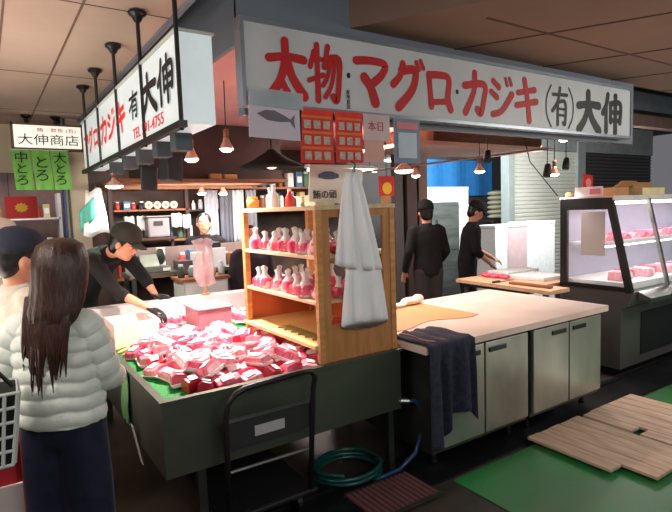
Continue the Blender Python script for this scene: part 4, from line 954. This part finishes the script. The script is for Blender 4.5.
# ------------------------------------------------------------------ inside the stall: racks and clutter
wt = T('wall_shelf', 'crowded wooden shelf rack along the back wall of the stall', 'shelf', (2.05, 6.4, 0))
MB().box(1.15, 2.85, 6.15, 6.6, 1.90, 1.935).build('top_plank', m_orange, wt)
MB().box(1.2, 2.05, 6.2, 6.6, 1.655, 1.675).box(1.2, 2.2, 6.2, 6.6, 1.30, 1.325).build('plank', m_orange, wt)
for x in (1.17, 2.02, 2.8): MB().box(x-.02, x+.02, 6.2, 6.26, 0, 1.9).build('post', m_dbrown, wt)
goods('carton', 1.85, 1.96, 4.91, 4.985, 1.936, 1.985, m_card, 'small tan carton on the loft edge board, left of two', 'box')
goods('carton', 1.99, 2.12, 4.91, 4.985, 1.936, 1.98, m_card, 'small tan carton on the loft edge board, right of two', 'box')
for i in range(4):
    x = 1.58+.095*i
    r_ = T('paper_roll', 'end of a pale paper roll on the stall shelf, %s from the left' % ('first', 'second', 'third', 'fourth')[i], 'roll', (x, 6.3, 1.676), 0, 'paper rolls on the shelf')
    MB().lathe([(.016, 0), (.044, 0), (.044, .26), (.016, .26)], (x, 6.2, 1.722), 18, (0, 1, 0)).build('roll', mat('roll_cream', (220, 206, 190), .7), r_)
    MB().lathe([(.001, -.001), (.018, -.001), (.018, .02), (.001, .02)], (x, 6.2, 1.722), 12, (0, 1, 0)).build('core', m_card, r_)
random.seed(21)
cols = [(226, 226, 222), (120, 126, 132), (190, 60, 50), (70, 110, 150), (214, 190, 130), (60, 58, 60), (200, 208, 214), (150, 100, 70), (240, 238, 230), (90, 130, 100)]
names = ['white', 'grey', 'red', 'blue', 'straw', 'black', 'silver', 'brown', 'ivory', 'green']
def clutter_row(x0, x1, y, z, hmax, where, grp, step=.085, dz=0):
    x = x0; k = 0; o_ = ['first', 'second', 'third', 'fourth', 'fifth', 'sixth', 'seventh', 'eighth', 'ninth', 'tenth', 'eleventh', 'twelfth', 'thirteenth', 'fourteenth']
    while x < x1 and k < 14:
        ci = random.randrange(10); w_ = random.uniform(.5, .9)*step; h_ = random.uniform(.5, 1)*hmax; kind = random.random(); mm = mat('goods_'+names[ci], cols[ci], .5)
        lab = '%s %%s %s, %s from the left' % (names[ci], where, o_[k])
        if kind < .45:
            b = T('jar', lab % 'jar', 'jar', (x+w_/2, y, z), 0, grp)
            MB().lathe([(w_*.45, z), (w_*.5, z+.01), (w_*.5, z+h_*.75), (w_*.3, z+h_*.85)], (x+w_/2, y, 0), 12).build('body', mm, b, smooth=True)
            MB().lathe([(w_*.34, z+h_*.85), (w_*.34, z+h_)], (x+w_/2, y, 0), 12).build('lid', m_white if ci else m_black, b)
        elif kind < .7:
            b = T('bottle', lab % 'bottle', 'bottle', (x+w_/2, y, z), 0, grp)
            MB().lathe([(w_*.36, z), (w_*.4, z+.01), (w_*.4, z+h_*.6), (w_*.13, z+h_*.8), (w_*.13, z+h_)], (x+w_/2, y, 0), 12).build('body', mm, b, smooth=True)
            MB().lathe([(w_*.17, z+h_), (w_*.17, z+h_+.015)], (x+w_/2, y, 0), 10).build('cap', m_black, b)
        else:
            b = T('carton', lab % 'carton', 'box', (x+w_/2, y, z), 0, grp)
            MB().box(x, x+w_, y-.05, y+.05, z+.001, z+h_).build('body', mm, b, bevel=.004)
            MB().box(x+w_*.15, x+w_*.85, y-.053, y-.051, z+h_*.3, z+h_*.7).build('label_panel', m_sticker, b)
        x += step; k += 1
clutter_row(1.23, 1.56, 6.30, 1.676, .13, 'on the upper left of the back shelf', 'goods on the upper back shelf')
clutter_row(1.24, 2.0, 6.28, 1.326, .24, 'on the lower plank of the back shelf', 'goods on the lower back shelf', .095)
clutter_row(2.10, 2.75, 6.3, 1.66, .16, 'on the right wall rail by the aprons', 'goods on the right rail', .09)
MB().box(2.05, 2.78, 6.22, 6.6, 1.64, 1.66).build('plank', m_dbrown, wt)
for i, (x, w_, cc) in enumerate(((2.28, .16, (150, 150, 158)), (2.46, .13, (96, 98, 108)), (2.62, .15, (176, 178, 182)), (2.80, .14, (130, 132, 140)))):
    a_ = T('apron', '%s hanging apron by the back wall rail, %s from the left' % (('mid grey', 'dark grey', 'pale', 'slate')[i], ('first', 'second', 'third', 'fourth')[i]), 'apron', (x, 6.12, 1.2), 0, 'aprons on the rail')
    MB().sheet([[(x-w_/2+w_*q/10, 6.10+.02*math.sin(q*1.6+i), 1.88-.66*r/8) for q in range(11)] for r in range(9)], .006).build('cloth', mat('apron_%d' % i, cc, .8), a_, smooth=True)
    MB().tube([(x-.03, 6.10, 1.87), (x, 6.152, 1.905), (x+.03, 6.10, 1.87)], .004).build('loop', m_black, a_)
# steel work counter in the middle of the stall, with machines
sc = T('steel_counter', 'steel preparation counter in the middle of the stall', 'counter', (1.8, 5.4, 0))
MB().box(1.12, 2.62, 5.25, 5.65, 1.0, 1.04).build('top', m_steel, sc, bevel=.004)
MB().box(1.16, 2.58, 5.62, 5.65, 1.04, 1.27).build('splash_back', mat('rosy_steel', (150, 132, 128), .4, .4), sc)
MB().box(1.16, 2.58, 5.28, 5.64, .25, .28).build('under_shelf', m_steel_dk, sc)
for x in (1.16, 2.58):
    for y in (5.29, 5.61): MB().box(x-.018, x+.018, y-.018, y+.018, 0, 1.0).build('leg', m_steel_dk, sc)
sl_ = T('slicer', 'silver slicing machine with angled tray on the steel counter', 'slicer', (1.36, 5.4, 1.04))
MB().box(1.22, 1.52, 5.27, 5.48, 1.041, 1.10).build('base', m_steel, sl_, bevel=.015)
MB().prism([(5.28, 1.10), (5.48, 1.10), (5.46, 1.20), (5.40, 1.22)], 'x', 1.24, 1.42).build('tray', m_steel_dk, sl_, bevel=.006)
MB().lathe([(.01, -.01), (.08, -.006), (.08, .006), (.01, .01)], (1.46, 5.40, 1.19), 24, (1, .3, 0)).build('blade', m_steel, sl_)
MB().box(1.44, 1.51, 5.262, 5.269, 1.055, 1.085).build('control_panel', m_white, sl_)
r_ = T('paper_roll', 'upright white paper roll standing on the steel counter', 'roll', (1.47, 5.56, 1.04))
MB().lathe([(.02, 1.041), (.045, 1.041), (.045, 1.27), (.02, 1.27)], (1.50, 5.55, 0), 18).build('roll', m_white, r_)
MB().lathe([(.001, 1.255), (.021, 1.255), (.021, 1.275), (.001, 1.275)], (1.50, 5.55, 0), 12).build('core', m_card, r_)
sca = T('weighing_scale', 'grey weighing scale with display on the back shelf', 'scale', (1.63, 6.02, 1.4))
MB().box(1.50, 1.74, 5.98, 6.16, 1.36, 1.58).build('body', mat('scale_grey', (142, 138, 142), .5), sca, bevel=.02)
MB().box(1.56, 1.66, 5.972, 5.979, 1.49, 1.54).build('display', m_blackp, sca)
MB().box(1.48, 1.76, 5.96, 6.18, 1.585, 1.60).build('pan', m_steel, sca, bevel=.004)
MB().box(1.30, 1.80, 5.95, 6.19, 1.33, 1.359).build('stand_board', m_dbrown, sca)
for x in (1.33, 1.77): MB().box(x-.015, x+.015, 6.0, 6.03, 0, 1.33).build('stand_leg', m_dbrown, sca)
for i, (x0, x1, y0, z0, z1, cc, lb) in enumerate((
    (1.80, 1.95, 5.30, 1.041, 1.20, (226, 222, 220), 'white box on the steel counter, left of the stacked pair'),
    (1.96, 2.12, 5.32, 1.041, 1.24, (200, 200, 206), 'pale grey box on the steel counter beside the white box'),
    (2.22, 2.45, 5.34, 1.041, 1.17, (150, 96, 60), 'brown box at the right end of the steel counter'),
    (1.62, 1.76, 5.32, 1.041, 1.13, (70, 56, 60), 'dark box on the steel counter right of the slicer'),
    (1.98, 2.08, 5.34, 1.241, 1.30, (30, 30, 34), 'black box stacked on the pale grey box'))):
    goods('box', x0, x1, y0, y0+.22, z0, z1, mat('boxcol_%d' % i, cc, .5), lb, 'box')
cbn = T('storage_cabinet', 'white low cabinet with wooden top behind the counter ledge', 'cabinet', (1.72, 4.98, 0))
MB().box(1.50, 1.94, 4.85, 5.15, 0, .97).build('body', mat('cabinet_white', (214, 202, 200), .5), cbn)
MB().box(1.48, 1.96, 4.83, 5.17, .97, 1.0).build('top', m_orange, cbn, bevel=.004)
d = MB().box(1.52, 1.715, 4.835, 4.849, .04, .95).build('door', m_white, cbn, bevel=.003); MB().box(1.69, 1.70, 4.822, 4.834, .6, .7).build('handle', m_steel, d)
d = MB().box(1.725, 1.92, 4.835, 4.849, .04, .95).build('door', m_white, cbn, bevel=.003); MB().box(1.74, 1.75, 4.822, 4.834, .6, .7).build('handle', m_steel, d)
tb = T('hanging_bag', 'white and teal plastic bag hanging by the vendor shoulder', 'bag', (.82, 4.95, 1.4))
g = [[(.70+.035*q*(.55+.45*r/7)+.05*(1-r/7), 4.95+.02*math.sin(q*1.3+r*.6), 1.84-.055*r-.02*math.sin(q)) for q in range(7)] for r in range(8)]
MB().sheet(g, .02).build('white_sheet', m_bag, tb, smooth=True)
MB().sheet([[(.68+.03*q, 4.93+.015*math.sin(q*1.5), 1.66-.03*r+.06*q*(.5)) for q in range(6)] for r in range(7)], .01).build('teal_sheet', mat('teal_stripe', (90, 190, 172), .4, noise=30), tb, smooth=True)
MB().tube([(.82, 4.95, 1.83), (.82, 4.95, 2.0)], .005).build('hook', m_black, tb)
# lofts above
lf = T('storage_loft', 'brown storage box loft with pale underside above the worktop', 'loft', (5.0, 4.4, 2.2))
MB().box(4.0, 5.85, 4.1, 4.9, 2.28, 2.468).build('box_front', m_brown, lf)
MB().box(3.7, 5.85, 4.05, 5.0, 2.24, 2.279).build('underside', mat('peach_board', (206, 168, 150), .6, noise=3), lf)
lf2 = T('storage_loft', 'dark brown storage loft on the left inside the stall over the lamps', 'loft', (2.0, 5.2, 2.1))
MB().box(1.25, 2.66, 5.0, 5.6, 1.935, 2.465).build('box_front', m_dbrown, lf2)
MB().box(1.0, 2.68, 4.90, 5.6, 1.905, 1.934).build('edge_board', m_orange, lf2)
# back right area
for c_ in range(2):
    for r in range(6):
        x0 = 6.66+.54*c_; z0 = .002+.325*r
        b = T('foam_box', 'white foam box in the tall stack at the back, %s column, %s from the floor' % (('left', 'right')[c_], ('first', 'second', 'third', 'fourth', 'fifth', 'topmost')[r]), 'foam box', (x0+.26, 7.2, z0), 0, 'stacked foam boxes')
        MB().box(x0, x0+.52, 7.0, 7.4, z0, z0+.26).build('body', m_foam, b, bevel=.008); MB().box(x0-.005, x0+.525, 6.995, 7.405, z0+.262, z0+.32).build('lid', m_foam, b, bevel=.008)
bl = T('blue_sheet', 'bright blue plastic sheet hung on the rear wall', 'sheet', (8.4, 7.9, 1.8))
MB().sheet([[(7.2+2.3*q/20, 7.92+.03*math.sin(q*1.1), 2.55-.75*r/5) for q in range(21)] for r in range(6)], .006).build('sheet', mat('bright_blue', (62, 150, 226), .5, emit=0), bl)
goods('poster', 7.95, 8.35, 7.985, 7.998, 2.0, 2.3, mat('yellow_green_poster', (186, 196, 150), .6), 'pale green poster beside the shutter post above the rice sacks', 'poster')
for i in range(6):
    one(MB().ell((8.42, 6.9, 1.36+.09*i), (.24, .16, .055)), 'sack', mat('rice_sack', (182, 176, 150), .8, noise=10), 'folded beige sack in the pile beside the shutter post, %s from bottom' % ('first', 'second', 'third', 'fourth', 'fifth', 'sixth')[i], 'sack', 'sacks in the pile', smooth=True)
sk = T('shelf_unit', 'dark shelf unit carrying the pile of beige sacks', 'shelf', (8.43, 6.95, 0))
MB().box(8.08, 8.75, 6.7, 7.2, 1.27, 1.30).build('board', m_dbrown, sk)
for x in (8.10, 8.73): MB().box(x-.02, x+.02, 6.72, 6.76, 0, 1.27).build('post', m_dbrown, sk)
fg = T('steel_fridge', 'tall stainless fridge standing between the two workers', 'fridge', (6.28, 6.4, 0))
MB().box(5.95, 6.6, 6.2, 6.8, .05, 1.66).build('body', m_steel, fg, bevel=.006); MB().box(6.0, 6.55, 6.25, 6.75, 0, .05).build('plinth', m_black, fg)
for z0, z1 in ((.1, .85), (.88, 1.62)):
    d = MB().box(5.97, 6.58, 6.175, 6.199, z0, z1).build('door', m_steel, fg, bevel=.004); MB().tube([(6.05, 6.15, z0+.2), (6.05, 6.15, z0+.5)], .01).build('handle', m_black, d)
for k, (x0, x1, z1, mm, lb) in enumerate(((6.0, 6.265, 1.30, m_foam, 'white foam stack left of the pinkish one before the pale shutter'), (6.27, 6.71, 1.30, mat('pinkish_foam', (200, 176, 180), .6), 'pinkish grey box between the white ones before the pale shutter'), (6.72, 7.40, 1.32, m_foam, 'large white box right of the pinkish one before the pale shutter'))):
    b = T('foam_crate', lb, 'box', ((x0+x1)/2, 5.1, 0)); MB().box(x0, x1, 4.95, 5.3, .002, z1-.05).build('body', mm, b, bevel=.01); MB().box(x0-.003, x1+.003, 4.945, 5.305, z1-.049, z1).build('lid', mm, b, bevel=.008)
# dark post and curtain behind the first worker
for i, (x, w_, cc) in enumerate(((4.9, .18, (66, 40, 34)), (5.12, .16, (96, 62, 44)), (4.68, .14, (84, 74, 72)))):
    one(MB().box(x, x+w_, 5.55, 5.62, 0, 2.47), 'wood_panel', mat('panel_%d' % i, cc, .7, noise=4), ('dark brown', 'mid brown', 'greyish')[i]+' upright panel behind the worker seen from behind', 'panel')
rs = T('sale_poster', 'red and yellow poster hanging right of the white bags', 'poster', (2.75, 3.4, 1.6))
MB().box(2.70, 2.86, 3.4, 3.404, 1.70, 1.86).build('sheet', mat('poster_red', (206, 36, 34), .6), rs)
MB().lathe([(.05, -.002), (.05, .002)], (2.78, 3.396, 1.76), 16, (0, 1, 0)).build('yellow_disc', mat('poster_yellow', (240, 190, 50), .6), rs)
MB().box(2.72, 2.82, 3.402, 3.405, 1.62, 1.70).build('lower_sheet', m_card, rs)
MB().tube([(2.78, 3.402, 1.86), (2.78, 3.402, 2.47)], .003).build('string', m_black, rs)
# conduit pipe crossing above the worktop
one(MB().tube([(2.9, 3.9, 1.93), (4.6, 3.1, 2.12)], .010), 'rail', mat('dull_rose', (150, 126, 122), .5), 'thin pinkish rail running above the worktop lamps', 'rail')
one(MB().tube([(4.35, 3.3, 2.46), (4.45, 3.25, 2.0), (4.75, 3.15, 1.66)], .005), 'cable', m_black, 'thin grey cable dropping in front of the pale shutter', 'cable')
one(MB().tube([(.98, 2.1, 2.8), (1.1, 2.45, 2.70), (1.25, 2.54, 2.72), (1.8, 2.54, 2.80)], .008), 'cable', m_black, 'black cable looping along the top of the fascia above the long sign', 'cable')
# passage background on the left
pg = T('market_shelf', 'pale shelf of goods far down the left passage', 'shelf', (.2, 9.4, 0))
for z in (.6, 1.1, 1.6): MB().box(-.9, 1.0, 9.2, 9.6, z, z+.03).build('board', m_white, pg)
for x in (-.9, 1.0): MB().box(x-.02, x+.02, 9.2, 9.6, 0, 2.0).build('side', m_white, pg)
clutter_row(-.5, .9, 9.35, 1.631, .25, 'on the top board of the far passage shelf', 'goods on the far passage shelf', .16)
clutter_row(-.5, .9, 9.35, 1.131, .35, 'on the middle board of the far passage shelf', 'goods on the far shelf middle', .16)
light('passage_far_light', 'AREA', (.2, 8.4, 2.5), 20, (1, .92, .9), .8, (.2, 9.4, 1.2))

sh2 = T('wall_shelf', 'second back wall shelf to the right, seen above the pine rack', 'shelf', (3.7, 6.45, 0))
MB().box(2.92, 4.62, 6.3, 6.66, 1.60, 1.625).box(2.92, 4.62, 6.3, 6.66, 1.90, 1.925).build('plank', m_orange, sh2)
for x in (2.94, 3.78, 4.6): MB().box(x-.018, x+.018, 6.33, 6.37, 0, 1.9).build('post', m_dbrown, sh2)
clutter_row(2.98, 3.75, 6.45, 1.626, .24, 'on the right back shelf above the rack', 'goods on the right back shelf', .10)
clutter_row(3.82, 4.55, 6.45, 1.626, .24, 'on the far right end of the back shelf', 'goods on the right end shelf', .10)
clutter_row(2.98, 4.5, 6.45, 1.926, .26, 'on top of the right back shelf', 'goods on top of the right shelf', .13)
clutter_row(1.50, 1.92, 5.0, 1.001, .16, 'on the storage cabinet', 'goods on the storage cabinet', .10)
clutter_row(1.70, 2.55, 5.58, 1.041, .20, 'at the back of the steel counter', 'goods at the back of the steel counter', .095)
clutter_row(1.20, 2.5, 5.45, .281, .35, 'on the under shelf of the steel counter', 'goods under the steel counter', .13)
clutter_row(1.24, 2.0, 6.45, .9, .3, 'low on the back wall bench', 'goods on the back bench', .11)
wb2 = T('wall_bench', 'low brown bench along the back wall under the shelves', 'bench', (2.0, 6.45, 0))
MB().box(1.2, 2.85, 6.32, 6.66, .87, .899).build('top', m_orange, wb2)
for x in (1.3, 2.6): MB().box(x-.03, x+.03, 6.4, 6.6, 0, .87).build('leg', m_dbrown, wb2)
for k, (x, y, z, w_) in enumerate(((1.34, 6.12, 1.60, .10), (1.46, 6.12, 1.60, .08), (1.86, 6.12, 1.62, .11), (1.98, 6.12, 1.60, .09))):
    t = T('hanging_pack', ('first', 'second', 'third', 'fourth')[k]+' white wrapped pack hanging from the back shelf edge, counted from the left', 'pack', (x, y, z-.16), 0, 'white packs on the shelf edge')
    MB().sheet([[(x-w_/2+w_*q/5, y+.01*math.sin(q*1.7+k), z-.16*j_/5+.006*math.sin(q*2)) for q in range(6)] for j_ in range(6)], .02).build('wrap', m_white, t, smooth=True)
    MB().tube([(x, y, z), (x, y+.08, z+.06)], .004).build('hook', m_black, t)
# every look-alike is told apart by its order from the left
ORD = ['first', 'second', 'third', 'fourth', 'fifth', 'sixth', 'seventh', 'eighth', 'ninth', 'tenth', 'eleventh', 'twelfth', 'thirteenth', 'fourteenth', 'fifteenth', 'sixteenth', 'seventeenth', 'eighteenth', 'nineteenth', 'twentieth', 'twenty-first', 'twenty-second', 'twenty-third', 'twenty-fourth', 'twenty-fifth']
bpy.context.view_layer.update()
same = {}
for o in COL.objects:
    if o.get('label') and not o.parent: same.setdefault(o['label'], []).append(o)
def px(o):
    v = (Vector([sum(c) for c in zip(*[o.matrix_world@Vector(b) for b in o.bound_box])])/8 if o.type == 'MESH' else o.location)-cam.location
    return v.dot(R_)/v.dot(F_)
for lab, os_ in same.items():
    if len(os_) < 2: continue
    os_.sort(key=px)
    for i, o in enumerate(os_): o['label'] = lab+', '+ORD[min(i, 24)]+' from left'
